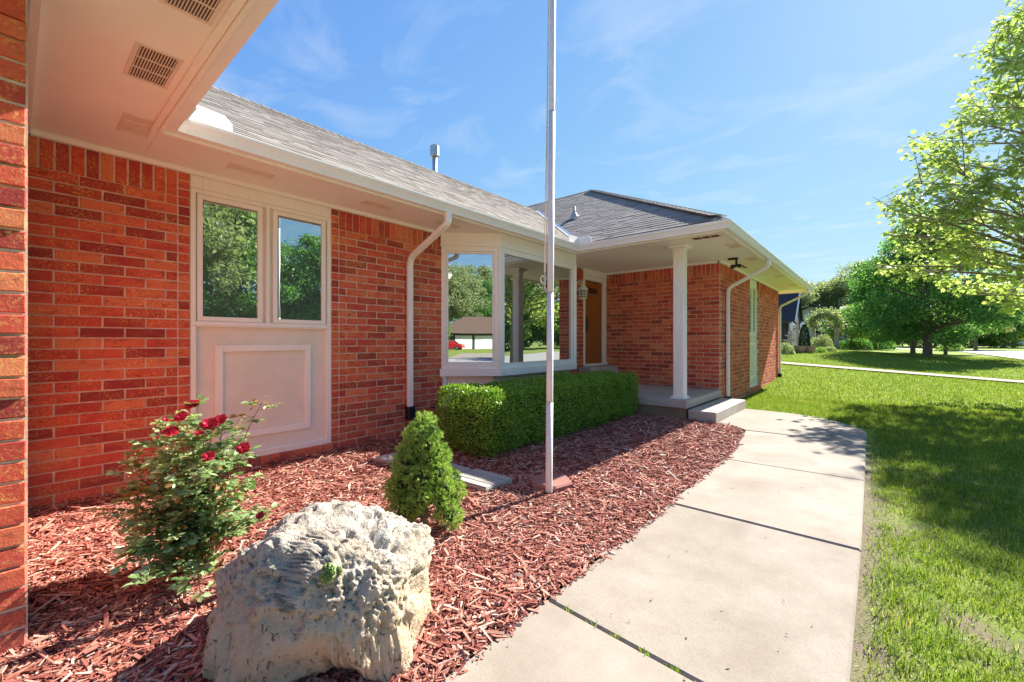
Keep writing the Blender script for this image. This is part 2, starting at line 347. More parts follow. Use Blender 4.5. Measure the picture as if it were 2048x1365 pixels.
def chip_mat():
    m, t, b = mat_new('mulch_chip'); r = rnd(t); p = pos(t)
    c = ramp(t, [(0, (0.17, 0.045, 0.033)), (0.25, (0.30, 0.090, 0.066)), (0.55, (0.43, 0.165, 0.118)), (0.80, (0.54, 0.275, 0.20)), (0.93, (0.60, 0.40, 0.31)), (1, (0.55, 0.48, 0.41))], r).outputs[0]
    c = mixc(t, 0.35, c, ramp(t, [(0.3, (0.5, 0.45, 0.42)), (0.65, (1.1, 1.1, 1.1))], noi(t, p, 60, 4)).outputs[0], 'MULTIPLY')
    L(t, c, b.inputs['Base Color']); b.inputs['Roughness'].default_value = 0.85; b.inputs['Specular IOR Level'].default_value = 0.25; M['mulch_chip'] = m
chip_mat()
simple('mulch_soil', (0.13, 0.035, 0.022), 0.95, 0.4, 40, bumpst=1.0, bscale=70)
def lawn_mat():
    m, t, b = mat_new('lawn'); p = pos(t)
    c = ramp(t, [(0.25, (0.13, 0.20, 0.026)), (0.5, (0.20, 0.28, 0.036)), (0.8, (0.30, 0.34, 0.075))], noi(t, p, 3.0, 6, 0.7)).outputs[0]
    c = mixc(t, 0.5, c, ramp(t, [(0.3, (0.45, 0.5, 0.4)), (0.7, (1.25, 1.2, 1.1))], noi(t, p, 45, 4, 0.8)).outputs[0], 'MULTIPLY')
    # worn soil beside the walk and in thin spots
    sx = t.nodes.new('ShaderNodeSeparateXYZ'); g = t.nodes.new('ShaderNodeNewGeometry'); L(t, g.outputs['Position'], sx.inputs[0])
    edge = ramp(t, [(0.0, (1, 1, 1)), (0.12, (0.8, 0.8, 0.8)), (0.30, (0, 0, 0))], mth(t, 'ADD', sx.outputs['X'], 0.11)).outputs[0]
    near = ramp(t, [(0.0, (1, 1, 1)), (0.62, (1, 1, 1)), (0.8, (0, 0, 0))], mth(t, 'MULTIPLY', sx.outputs['Y'], 0.1)).outputs[0]
    f = mth(t, 'MULTIPLY', mth(t, 'ADD', mth(t, 'MULTIPLY', edge, 0.8), ramp(t, [(0.52, (0, 0, 0)), (0.68, (1, 1, 1))], noi(t, p, 1.8, 4, 0.6)).outputs[0], True), near)
    soil = ramp(t, [(0.3, (0.15, 0.11, 0.075)), (0.7, (0.30, 0.24, 0.18))], noi(t, p, 55, 5, 0.7)).outputs[0]
    c = mixc(t, f, c, soil)
    L(t, c, b.inputs['Base Color']); b.inputs['Roughness'].default_value = 0.95; b.inputs['Specular IOR Level'].default_value = 0.15
    bump(t, b, noi(t, p, 90, 4, 0.7), 0.8, 0.02); M['lawn'] = m
lawn_mat()
def rock_mat():
    m, t, b = mat_new('limestone'); p = pos(t)
    n = noi(t, p, 5, 6, 0.6); c = ramp(t, [(0.28, (0.30, 0.25, 0.195)), (0.5, (0.49, 0.43, 0.35)), (0.75, (0.56, 0.52, 0.455))], n).outputs[0]
    sx = t.nodes.new('ShaderNodeSeparateXYZ'); g = t.nodes.new('ShaderNodeNewGeometry'); L(t, g.outputs['Position'], sx.inputs[0])
    hi = ramp(t, [(0.18, (1, 1, 1)), (0.46, (0, 0, 0))], mth(t, 'ADD', sx.outputs['Z'], mth(t, 'MULTIPLY', mth(t, 'SUBTRACT', n, 0.5), 0.4))).outputs[0]
    c = mixc(t, mth(t, 'MULTIPLY', hi, 0.8), c, (0.66, 0.50, 0.32))  # tan staining low down, with warm bounce from the mulch painted in
    # lichen and weathering flecks
    fl = ramp(t, [(0.55, (0, 0, 0)), (0.66, (1, 1, 1))], noi(t, p, 26, 5, 0.75)).outputs[0]
    up = ramp(t, [(0.25, (0, 0, 0)), (0.45, (1, 1, 1))], sx.outputs['Z']).outputs[0]
    c = mixc(t, mth(t, 'MULTIPLY', mth(t, 'MULTIPLY', fl, up), 0.55), c, (0.22, 0.22, 0.23))
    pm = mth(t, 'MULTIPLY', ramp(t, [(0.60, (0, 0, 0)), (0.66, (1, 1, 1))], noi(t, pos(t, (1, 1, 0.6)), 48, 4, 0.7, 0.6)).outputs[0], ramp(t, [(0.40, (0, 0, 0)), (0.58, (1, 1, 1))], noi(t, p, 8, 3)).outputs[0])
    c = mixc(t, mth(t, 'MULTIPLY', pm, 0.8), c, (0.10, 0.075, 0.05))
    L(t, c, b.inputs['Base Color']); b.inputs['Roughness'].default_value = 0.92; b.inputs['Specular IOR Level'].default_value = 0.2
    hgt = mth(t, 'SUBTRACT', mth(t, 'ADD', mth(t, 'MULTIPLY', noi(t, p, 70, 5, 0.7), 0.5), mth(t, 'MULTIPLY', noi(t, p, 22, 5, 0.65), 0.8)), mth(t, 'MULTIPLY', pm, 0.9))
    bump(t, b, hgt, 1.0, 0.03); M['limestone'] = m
rock_mat()
def wood_door():
    m, t, b = mat_new('door_wood'); w = noi(t, pos(t, (30, 30, 1.2)), 2.0, 6, 0.6, 0.5)
    c = ramp(t, [(0.3, (0.26, 0.075, 0.018)), (0.6, (0.38, 0.13, 0.03)), (0.8, (0.45, 0.17, 0.045))], w).outputs[0]
    L(t, c, b.inputs['Base Color']); b.inputs['Roughness'].default_value = 0.35; bump(t, b, w, 0.08, 0.002); M['door_wood'] = m
wood_door()
simple('joint_soil', (0.16, 0.12, 0.085), 0.95, 0.4, 60, bumpst=0.8)
simple('stone_vent', (0.34, 0.33, 0.32), 0.6, 0.1)
# ================================================================== ground
def sst(x, a, b):
    t_ = np.clip((np.asarray(x, dtype=float)-a)/(b-a), 0, 1); return t_*t_*(3-2*t_)
def ground_z(x, y):
    x = np.asarray(x, dtype=float); y = np.asarray(y, dtype=float)
    return 0.44*sst(y, 12.5, 22.5)*np.clip((4.0-x)/7.3, 0, 1.15) + 0.40*sst(y, 21, 37)
def gz(x, y): return float(ground_z(x, y))
def axis(lo, hi, step, far):
    a = np.arange(lo, hi+1e-6, step); out = [far*k for k in (1.0, 0.55, 0.3, 0.16, 0.09)]
    return np.concatenate([[-v for v in out if -v < lo-step], a, sorted(v for v in out if v > hi+step)])
gx = axis(-24, 34, 0.75, 900.0); gy = axis(-30, 90, 0.75, 1400.0)
GX, GY = np.meshgrid(gx, gy, indexing='ij'); GZ = ground_z(GX, GY)-0.035
nx, ny = len(gx), len(gy); idx = np.arange(nx*ny).reshape(nx, ny)
F = np.stack([idx[:-1, :-1], idx[1:, :-1], idx[1:, 1:], idx[:-1, 1:]], -1).reshape(-1, 4)
lawn = np_mesh('lawn', np.stack([GX, GY, GZ], -1).reshape(-1, 3), F, M['lawn'], smooth=True); tag(lawn, kind='structure')

# mulch bed sheet
m = MB(); bed = [(-5.42, -0.02), (-3.0, -0.02), (-3.0, -3.0), (-1.405, -3.0), (-1.405, 5.4), (-1.47, 6.5), (-1.55, 7.2), (-1.66, 7.62), (-1.86, 7.84), (-2.1, 7.93), (-5.42, 7.93)]
m.add([(x, y, -0.012) for x, y in bed], [tuple(range(len(bed)))]); tag(m.build('mulch_bed', M['mulch_soil']), kind='structure')
# front walk: slabs with open joints
walk = tag(bpy.data.objects.new('front_walk', None), kind='structure'); C.objects.link(walk); walk.location = (-0.75, 4.5, 0)
def slab(poly, z=0.0, seed=0):
    """bevelled slab from a counter-clockwise polygon"""
    mm = MB(); cxy = np.mean(poly, 0); n = len(poly)
    ins = []
    for i in range(n):
        p0, p1, p2 = [np.array(poly[(i+k) % n]) for k in (-1, 0, 1)]
        d1 = (p1-p0)/np.linalg.norm(p1-p0); d2 = (p2-p1)/np.linalg.norm(p2-p1)
        n1 = np.array([-d1[1], d1[0]]); n2 = np.array([-d2[1], d2[0]]); b_ = (n1+n2); b_ = b_/max(0.5, np.dot(b_, b_)/2)
        ins.append(p1+b_*0.012)
    vv = [(x, y, z-0.12) for x, y in poly]+[(x, y, z-0.010) for x, y in poly]+[(x, y, z) for x, y in ins]
    ff = [tuple(range(2*n, 3*n))]+[(i, (i+1) % n, n+(i+1) % n, n+i) for i in range(n)]+[(n+i, n+(i+1) % n, 2*n+(i+1) % n, 2*n+i) for i in range(n)]
    mm.add(vv, ff); return mm.build('slab', M['concrete_walk'], walk)
J = 0.0055
slab([(-1.41, -3.2), (-0.09, -3.2), (-0.09, 1.83-J), (-1.39, 1.92-J)])
slab([(-1.39, 1.92+J), (-0.09, 1.83+J), (-0.085, 3.75-J), (-1.40, 3.765-J)], -0.004)
slab([(-1.40, 3.765+J), (-0.085, 3.75+J), (-0.10, 5.64-J), (-1.41, 5.59-J)], 0.001)
slab([(-1.41, 5.59+J), (-0.10, 5.64+J), (-0.12, 7.67-J), (-1.60, 7.60-J), (-1.545, 7.2), (-1.47, 6.5)], -0.002)
slab([(-1.60, 7.60+J), (-0.12, 7.67+J), (-0.12, 8.40), (-0.15, 8.75), (-0.27, 9.05), (-0.50, 9.40), (-0.82, 9.72), (-1.25, 9.93), (-1.75, 9.99), (-2.12, 9.99), (-2.12, 7.90), (-1.86, 7.83), (-1.67, 7.69)], 0.002)
m = MB()
for (a, b) in (((-1.39, 1.92), (-0.09, 1.83)), ((-1.40, 3.765), (-0.085, 3.75)), ((-1.41, 5.59), (-0.10, 5.64)), ((-1.60, 7.60), (-0.12, 7.67))):
    m.add([(a[0], a[1]-0.006, -0.016), (b[0], b[1]-0.006, -0.016), (b[0], b[1]+0.006, -0.016), (a[0], a[1]+0.006, -0.016)], [(0, 1, 2, 3)])
m.build('joint_soil', M['joint_soil'], walk)
# neighbour's walk and street
def ribbon(name, pts, w, mat, dz):
    mm = MB(); P = np.array(pts, float); T = np.gradient(P, axis=0); T /= np.linalg.norm(T, axis=1)[:, None]; Nn = np.stack([-T[:, 1], T[:, 0]], 1)
    cols = np.linspace(-0.5, 0.5, 7); vv = []
    for p, n_ in zip(P, Nn):
        for cc in cols:
            q = p+n_*w*cc; vv.append((q[0], q[1], gz(q[0], q[1])+dz))
    k = len(cols); mm.add(vv, [(i*k+j, i*k+j+1, (i+1)*k+j+1, (i+1)*k+j) for i in range(len(P)-1) for j in range(k-1)])
    return tag(mm.build(name, mat), kind='structure')
ribbon('side_path', [(x, 22.3, ) for x in np.arange(-12, 6.6, 0.5)], 1.15, M['concrete_walk'], 0.02)
st = [(10.4, y) for y in np.arange(-70, 58, 3.0)]+[(10.4-14*(1-math.cos(a)), 58+14*math.sin(a)) for a in np.linspace(0.05, 1.35, 16)]+[(-1-3*k, 72+0.7*k) for k in range(1, 18)]
ribbon('street', st, 8.4, M['street'], -0.005)
ribbon('kerb', [(6.12, y) for y in np.arange(-70, 58, 3.0)], 0.16, M['concrete_walk'], 0.09)
ribbon('driveway', [(14.6+1.2*k, -14.0-1.1*k) for k in range(10)], 6.0, M['concrete_walk'], 0.02)

# ================================================================== the house
house = thing('brick_house', 'single-storey red brick house with grey shingle roof, white gutters and a covered porch', 'house', (-5.4, 5.0, 0))
BL, BH, GAP = 0.305, 0.0965, 0.0125
WTOP = 3.147; SOLD = 0.257; SZ = 3.19
bricks = []          # dicts: centre (x,y,z), l, h, theta, wall
def wall(p0, p1, theta, z0=0.0, z1=WTOP, jamb0=0, jamb1=0, soldier=True, phase=0.0, thick=0.11, proud=None, parent=None, only=None):
    """p0->p1 along the face; theta turns local +y to the outward normal"""
    p0 = Vector((*p0, 0)); p1 = Vector((*p1, 0)); d = (p1-p0); ln = d.length; d.normalize()
    nrm = Vector((-math.sin(theta), math.cos(theta), 0))
    mm = MB(); a = p0-nrm*0.0065; b = p1-nrm*0.0065; c_ = b-nrm*thick; e = a-nrm*thick
    mm.prism([(q.x, q.y) for q in (a, b, c_, e)], z0-0.05, z1)
    w = mm.build('wall', M['mortar'], house)
    i0, i1 = (0, 10**6) if only is None else only
    zb = z1-SOLD if soldier else z1
    nc = int(round((zb-0)/BH))
    for i in range(nc):
        za = i*BH; ztop = za+BH
        if ztop < z0+0.03 or za > zb-0.01: continue
        za = max(za, z0)
        pr = proud(i) if proud else 0.0
        segs = []
        if jamb0: segs.append((0, jamb0))
        if jamb1: segs.append((ln-jamb1, ln))
        s0, s1 = jamb0, ln-jamb1; x = s0-(BL/2 if i % 2 else 0)-phase; ed = [s0]
        while x < s1-0.06:
            if x > s0+0.06: ed.append(x)
            x += BL
        ed.append(s1); segs += list(zip(ed[:-1], ed[1:]))
        for a0, a1 in segs:
            q = p0+d*((a0+a1)/2)+nrm*pr
            bricks.append(dict(c=(q.x, q.y, za+(ztop-za)/2), l=round(a1-a0-GAP, 3), h=round(ztop-za-GAP, 3), t=theta, w=w, vert=False))
    if soldier:
        x = 0.0
        if jamb0: 
            for k in range(3): q = p0+d*(jamb0/2); bricks.append(dict(c=(q.x, q.y, zb+SOLD/3*(k+.5)), l=round(jamb0-GAP, 3), h=round(SOLD/3-GAP, 3), t=theta, w=w)); 
            x = jamb0
        if jamb1:
            for k in range(3): q = p0+d*(ln-jamb1/2); bricks.append(dict(c=(q.x, q.y, zb+SOLD/3*(k+.5)), l=round(jamb1-GAP, 3), h=round(SOLD/3-GAP, 3), t=theta, w=w))
        nsl = max(1, int(round((ln-jamb0-jamb1)/BH))); sw = (ln-jamb0-jamb1)/nsl
        for k in range(nsl):
            q = p0+d*(jamb0+(k+.5)*sw)+nrm*(proud(int(zb/BH)+1) if proud else 0)
            bricks.append(dict(c=(q.x, q.y, zb+SOLD/2), l=round(sw-GAP, 3), h=round(SOLD-GAP, 3), t=theta, w=w))
    return w
PX, NX_, PY, NY_ = R(-90), R(90), 0.0, R(180)
quoin = lambda i: 0.013 if (3 <= i <= 6 or 12 <= i <= 15 or 20 <= i <= 23 or i >= 28) else 0.0
wing_w = wall((-3.0, 0.048), (-3.0, -3.1), PX, proud=quoin, z0=-0.0, phase=0.1)
m = MB(); m.box(-3.12, -3.011, 0.03, 0.043, 0, 3.14); m.build('corner_mortar', M['mortar'], wing_w)
wall((-5.4, 0.046), (-3.015, 0.046), PY, soldier=True, phase=0.05)
w1a = wall((-5.4, 0.05), (-5.4, 1.20), PX, jamb1=0.105, phase=0.12)
w1b = wall((-5.4, 2.70), (-5.4, 4.56), PX, jamb0=0.105, phase=0.05)
w1d = wall((-5.4, 4.56), (-5.4, 8.20), PX, z1=0.82, soldier=False)
w1c = wall((-5.4, 8.20), (-5.4, 8.975), PX, phase=0.2)
w2 = wall((-2.641, 10.13), (-5.45, 10.13), NY_, z0=0.345, phase=0.11)
w3a = wall((-2.64, 10.132), (-2.64, 13.06), PX, phase=0.08)
w3r = wall((-2.742, 14.27), (-2.645, 14.27), NY_, thick=0.1)
w3b = wall((-2.64, 14.27), (-2.64, 17.5), PX, phase=0.17)
wall((-5.4, 17.5), (-2.645, 17.5), PY, phase=0.1)
# rowlock sills under the tall window panels
def rowlock(y0, y1, x, z0, z1, out, w):
    n = int(round((y1-y0)/0.105)); s_ = (y1-y0)/n
    for k in range(n): bricks.append(dict(c=(x+out, y0+(k+.5)*s_, (z0+z1)/2), l=round(s_-0.012, 3), h=round(z1-z0, 3), t=PX, w=w, dep=out+0.06))
m = MB(); m.box(-5.5, -5.36, 1.2, 2.70, -0.1, 0.085); sillw = m.build('sill_base', M['mortar'], house)
rowlock(1.2, 2.70, -5.4, -0.02, 0.092, 0.055, sillw)
m = MB(); m.box(-2.75, -2.60, 13.06, 14.27, -0.05, 0.10); sillw3 = m.build('sill_base', M['mortar'], house)
rowlock(13.06, 14.27, -2.64, 0.0, 0.112, 0.05, sillw3)

def brick_arrays(l, h, dep):
    b_ = 0.004; d_ = dep
    v = [(-l/2, -d_, -h/2), (l/2, -d_, -h/2), (l/2, -d_, h/2), (-l/2, -d_, h/2),
         (-l/2, -b_, -h/2), (l/2, -b_, -h/2), (l/2, -b_, h/2), (-l/2, -b_, h/2),
         (-l/2+b_, 0, -h/2+b_), (l/2-b_, 0, -h/2+b_), (l/2-b_, 0, h/2-b_), (-l/2+b_, 0, h/2-b_)]
    f = [(11, 10, 9, 8)]
    for k in range(4):
        j = (k+1) % 4; f += [(4+k, 4+j, j, k), (8+k, 8+j, 4+j, 4+k)]
    return np.array(v), np.array(f)
brick_cache = {}
def brick_mesh(l, h, dep, var):
    key = (round(l, 2), round(h, 3), round(dep, 2), var)
    if key not in brick_cache:
        v, f = brick_arrays(key[0], key[1], dep); rr = np.random.default_rng(int(l*1000)+var*77+int(h*1000))
        v = v.copy(); v[4:, [0, 2]] += rr.normal(0, 0.0011, (8, 2)); v[8:, 1] += rr.normal(0, 0.0011, 4)
        me = bpy.data.meshes.new('brick'); me.from_pydata(v.tolist(), [], f.tolist()); me.update(); me.materials.append(M['brick']); brick_cache[key] = me
    return brick_cache[key]
cp, sp = math.cos(R(40.53)), math.sin(R(40.53))
def view_depth(p): return -sp*p[0]+cp*p[1]
def in_view(p, mrg=0.0):
    fw = view_depth(p)
    if fw < 0.3: return False
    u = (cp*p[0]+sp*p[1])/fw; v_ = (p[2]-CAMZ)/fw
    return abs(u) < 1.198+mrg and abs(v_) < 0.80+mrg
def facing(b): 
    n_ = (-math.sin(b['t']), math.cos(b['t'])); return n_[0]*(0-b['c'][0])+n_[1]*(0-b['c'][1]) > 0
def app(b):
    p = b['c']; dx = math.hypot(p[0], p[1]); n_ = (-math.sin(b['t']), math.cos(b['t'])); cs = max(0.0, (-n_[0]*p[0]-n_[1]*p[1])/max(dx, .01))
    return b['l']*b['h']*cs/max(view_depth(p), .1)**2
def hidden(b):       # behind the bay, hedge or steps
    return b['w'] is w1d
for b in bricks: b['s'] = app(b) if (in_view(b['c'], 0.03) and facing(b) and not hidden(b)) else 0
bricks.sort(key=lambda b: -b['s'])
for k, b in enumerate(bricks[:300]):
    o = bpy.data.objects.new('brick', brick_mesh(b['l'], b['h'], b.get('dep', 0.045), k % 3)); C.objects.link(o); o.parent = b['w']
    n_ = Vector((-math.sin(b['t']), math.cos(b['t']), 0)); j = random.gauss(0, 0.0012)
    o.location = Vector(b['c'])+n_*j-offset_of(b['w']); o.rotation_euler = (0, random.gauss(0, 0.003), b['t'])
VV, FF, nv = [], [], 0
for b in bricks[300:]:
    v, f = brick_arrays(b['l'], b['h'], b.get('dep', 0.045)); v = v.copy(); v[8:, 1] += rng.normal(0, 0.0012, 4); v[4:, [0, 2]] += rng.normal(0, 0.001, (8, 2))
    ct, st_ = math.cos(b['t']), math.sin(b['t'])
    w_ = np.empty_like(v); w_[:, 0] = v[:, 0]*ct-v[:, 1]*st_+b['c'][0]; w_[:, 1] = v[:, 0]*st_+v[:, 1]*ct+b['c'][1]; w_[:, 2] = v[:, 2]+b['c'][2]
    VV.append(w_); FF.append(f+nv); nv += len(v)
tag(np_mesh('brickwork', np.concatenate(VV), np.concatenate(FF), M['brick'], house), kind='stuff')

# ---------------------------------------------------------------- roofs
PITCH = 0.575; EZ = 3.325
def slope_frame(eave_pt, e_dir, s_plan):
    """e: along the eave, s: up the slope (unit, 3-D), n: normal"""
    e = Vector((*e_dir, 0)); s_ = Vector((s_plan[0], s_plan[1], PITCH)).normalized(); n_ = e.cross(s_).normalized()
    if n_.z < 0: n_ = -n_
    return Vector((eave_pt[0], eave_pt[1], EZ)), e, s_, n_
def roof_z(face, x, y):
    o, e, s_, n_ = face; k = math.sqrt(1+PITCH*PITCH); sp_ = Vector((s_.x, s_.y)).normalized()
    return EZ+PITCH*((x-o.x)*sp_.x+(y-o.y)*sp_.y)
def roof_part(face, plan, thick=0.05):
    mm = MB(); n = len(plan); top = [(x, y, roof_z(face, x, y)-0.002) for x, y in plan]
    mm.add(top+[(x, y, z-thick) for x, y, z in top], [tuple(range(n)), tuple(range(n, 2*n))[::-1]]+[(i, (i+1) % n, n+(i+1) % n, n+i) for i in range(n)])
    return mm.build('roof', M['shingle'], house)
shingles = []
EXPO = 0.145; WID = [0.17, 0.21, 0.25, 0.29, 0.33]
def shingle_face(face, plan, part):
    o, e, s_, n_ = face; k = math.sqrt(1+PITCH*PITCH); sp_ = Vector((s_.x, s_.y)).normalized(); e2 = Vector((e.x, e.y))
    pl = [((Vector(p)-Vector((o.x, o.y))).dot(e2), (Vector(p)-Vector((o.x, o.y))).dot(sp_)*k) for p in plan]
    dmax = max(q[1] for q in pl); r = 0
    while r*EXPO < dmax-0.03:
        d0 = r*EXPO; dm = d0+EXPO*0.5; xs = []
        for i in range(len(pl)):
            (a0, b0), (a1, b1) = pl[i], pl[(i+1) % len(pl)]
            if (b0-dm)*(b1-dm) < 0: xs.append(a0+(a1-a0)*(dm-b0)/(b1-b0))
        xs.sort()
        for i in range(0, len(xs)-1, 2):
            a = xs[i]-random.random()*0.2
            while a < xs[i+1]-0.02:
                w_ = random.choice(WID); lo = max(a, xs[i]-0.02); hi_ = min(a+w_, xs[i+1]+0.02)
                if hi_-lo > 0.04: shingles.append(dict(a=(lo+hi_)/2, w=round(hi_-lo-0.004, 3), d=d0, th=random.choice((0.006, 0.008, 0.010, 0.011)), f=face, p=part))
                a += w_
        r += 1
def shingle_arrays(w, th):
    lo = -0.012; hi_ = EXPO+0.03
    v = np.array([(-w/2, lo, 0.0), (w/2, lo, 0.0), (w/2, hi_, -0.004), (-w/2, hi_, -0.004), (-w/2, lo, th), (w/2, lo, th), (w/2, hi_, 0.003), (-w/2, hi_, 0.003)])
    return v, np.array([(4, 5, 6, 7), (0, 1, 5, 4), (1, 2, 6, 5), (3, 0, 4, 7)])
fA = slope_frame((-4.46, 0.9), (0, 1), (-1, 0)); plA = [(-4.46, 0.88), (-4.46, 7.20), (-9.0, 11.74), (-9.0, -3.66)]
fB = slope_frame((-4.46, 7.20), (1, 0), (0, 1)); plB = [(-4.46, 7.20), (-1.78, 7.20), (-7.38, 12.80), (-12.0, 12.80), (-12.0, 11.74), (-9.0, 11.74)]
fC = slope_frame((-1.78, 7.20), (0, 1), (-1, 0)); plC = [(-1.78, 7.20), (-1.78, 18.40), (-7.38, 12.80)]
rA, rB, rC = roof_part(fA, plA), roof_part(fB, plB), roof_part(fC, plC)
fD = slope_frame((-1.78, 18.40), (-1, 0), (0, -1)); roof_part(fD, [(-1.78, 18.40), (-12.0, 18.40), (-12.0, 12.80), (-7.38, 12.80)])
fE = slope_frame((-13.58, 0.9), (0, 1), (1, 0)); roof_part(fE, [(-9.0, -3.66), (-9.0, 11.71), (-13.58, 11.71), (-13.58, -3.66)])
fG = slope_frame((-4.42, 0.935), (1, 0), (0, -1)); roof_part(fG, [(-4.42, 0.92), (-1.98, 0.92), (-5.6, -2.7), (-8.04, -2.7)])
fH = slope_frame((-1.98, 0.92), (0, 1), (-1, 0)); roof_part(fH, [(-1.98, 0.92), (-1.98, -6.3), (-5.6, -2.7)])
for f_, p_, r_ in ((fA, plA, rA), (fB, plB, rB), (fC, plC, rC)): shingle_face(f_, p_, r_)
def sh_pos(s_): o, e, sl, n_ = s_['f']; return o+e*s_['a']+sl*s_['d']
for s_ in shingles:
    p = sh_pos(s_); to = Vector((-p.x, -p.y, CAMZ-p.z)); vis = in_view(p) and not (s_['f'] is fA and p.y < 1.3); n_ = s_['f'][3]
    s_['s'] = s_['w']*max(0.02, n_.dot(to)/to.length)/view_depth(p)**2 if vis else 0
shingles.sort(key=lambda s_: -s_['s'])
sh_cache = {}
for k, s_ in enumerate(shingles[:300]):
    key = (round(s_['w'], 2), s_['th'])
    if key not in sh_cache:
        v, f = shingle_arrays(*key); me = bpy.data.meshes.new('shingle'); me.from_pydata(v.tolist(), [], f.tolist()); me.update(); me.materials.append(M['shingle']); sh_cache[key] = me
    o = bpy.data.objects.new('shingle', sh_cache[key]); C.objects.link(o); o.parent = s_['p']
    _, e, sl, n_ = s_['f']; sgn = 1 if e.cross(sl).dot(n_) > 0 else -1
    o.rotation_euler = Matrix((e*sgn, sl, n_)).transposed().to_euler(); o.location = sh_pos(s_)-offset_of(s_['p'])
VV, FF, nv = [], [], 0
for s_ in shingles[300:]:
    v, f = shingle_arrays(s_['w'], s_['th']); _, e, sl, n_ = s_['f']; p = sh_pos(s_); e = e if e.cross(sl).dot(n_) > 0 else -e
    VV.append(np.array(p)+v[:, :1]*np.array(e)+v[:, 1:2]*np.array(sl)+v[:, 2:]*np.array(n_)); FF.append(f+nv); nv += 8
tag(np_mesh('shingle_courses', np.concatenate(VV), np.concatenate(FF), M['shingle'], house), kind='stuff')
def ridge_cap(p0, p1, n0, n1):
    """short overlapping caps bent over a ridge or hip; n0, n1: the two slope directions downwards"""
    p0, p1 = Vector(p0), Vector(p1); d = p1-p0; ln = d.length; d.normalize(); k = int(ln/0.17); mm = MB()
    for i in range(k):
        a = p0+d*(i*0.17-0.02); b = p0+d*(i*0.17+0.20); u = Vector((0, 0, 1))
        for dn in (n0, n1):
            dn = Vector(dn).normalized()
            mm.add([a+u*0.030, b+u*0.018, b+dn*0.14+u*0.010, a+dn*0.14+u*0.022, a+u*0.012, b+u*0.0, b+dn*0.14-u*0.008, a+dn*0.14+u*0.004],
                   [(0, 1, 2, 3), (3, 2, 6, 7), (0, 3, 7, 4), (1, 5, 6, 2)])
    return mm.build('ridge_cap', M['shingle'], house)
zr = EZ+PITCH*4.54; zp = EZ+PITCH*5.60
ridge_cap((-9.0, -3.0, zr), (-9.0, 11.6, zr), (1, 0, -PITCH), (-1, 0, -PITCH))
ridge_cap((-1.95, 7.37, EZ+PITCH*0.17+0.005), (-7.38, 12.80, zp), (-0.7, -0.7, -0.02), (0.7, 0.7, -0.02))
ridge_cap((-12, 12.80, zp), (-7.37, 12.80, zp), (0, -1, -PITCH), (0, 1, -PITCH))
# valley flashing between main roof and porch roof
m = MB(); vd = Vector((-1, 1, PITCH)).normalized(); va = Vector((-4.46, 7.20, EZ)); L_ = 6.4
q0, q1 = va+vd*0.02, va+vd*L_
for sd in (Vector((0, -1, 0)), Vector((1, 0, 0))):
    sd2 = sd*0.085
    m.add([q0+Vector((0, 0, .024)), q1+Vector((0, 0, .024)), q1+sd2+Vector((0, 0, .03)), q0+sd2+Vector((0, 0, .03))], [(0, 1, 2, 3)])
m.build('valley_flashing', M['flashing'], house)
# splash guards standing on the gutters in the two inside corners
for (x, y, sx, sy) in ((-4.415, 7.135, 1, -1), (-4.415, 0.95, 1, 1)):
    m = MB()
    for (ax, ay, w_) in ((0, sy, 0.30), (sx, 0, 0.34)):
        a = Vector((x, y, 3.275)); b = a+Vector((-ax*0+0, 0, 0))
        dvec = Vector((0, -sy, 0)) if ax else Vector((-sx, 0, 0))
        dvec = Vector((0, (-sy if y > 5 else 1), 0)) if ax else Vector((1 if y > 5 else 1, 0, 0))
        if y > 5: dvec = Vector((0, -1, 0)) if ax else Vector((1, 0, 0))
        b = a+dvec*w_; t3 = Vector((ax, ay, 0))*0.010
        pts = [a, b, b+Vector((0, 0, .09)), b-dvec*0.06+Vector((0, 0, .15)), a+Vector((0, 0, .16))]
        m.add(pts+[p+t3 for p in pts], [(0, 1, 2, 3, 4), (9, 8, 7, 6, 5)]+[(i, (i+1) % 5, 5+(i+1) % 5, 5+i) for i in range(5)])
    m.build('splash_guard', M['gutter_white'], house)
# flue pipe with rain cap, and plumbing vent with flashing
def on_roof(face, x, y): return roof_z(face, x, y)
fx, fy = -9.25, 7.55; fz = zr-0.15
m = MB(); m.tube([(fx, fy, fz-0.4), (fx, fy, fz+0.80)], 0.065, 14); flue = m.build('flue_pipe', M['galvanised'], house, True)
m = MB(); m.lathe([(0.07, fz+0.70), (0.125, fz+0.72), (0.125, fz+0.98), (0.10, fz+1.0), (0.0, fz+1.01)], fx, fy, 18); m.build('rain_cap', M['galvanised'], flue, False)
vx, vy = -5.9, 9.35; vz = on_roof(fB, vx, vy)
m = MB(); m.tube([(vx, vy, vz-0.05), (vx, vy, vz+0.30)], 0.035, 12); vp = m.build('vent_pipe', M['stone_vent'], house, True)
m = MB(); m.lathe([(0.13, vz-0.03), (0.12, vz+0.03), (0.05, vz+0.15), (0.05, vz+0.17)], vx, vy, 16)
o_, e_, s__, n__ = fB; p = Vector((vx, vy, vz)); 
m.add([p+e_*sx*0.17+s__*sy*0.2+n__*0.03 for sx, sy in ((-1, -1), (1, -1), (1, 1), (-1, 1))], [(0, 1, 2, 3)]); m.build('pipe_flashing', M['stone_vent'], vp)

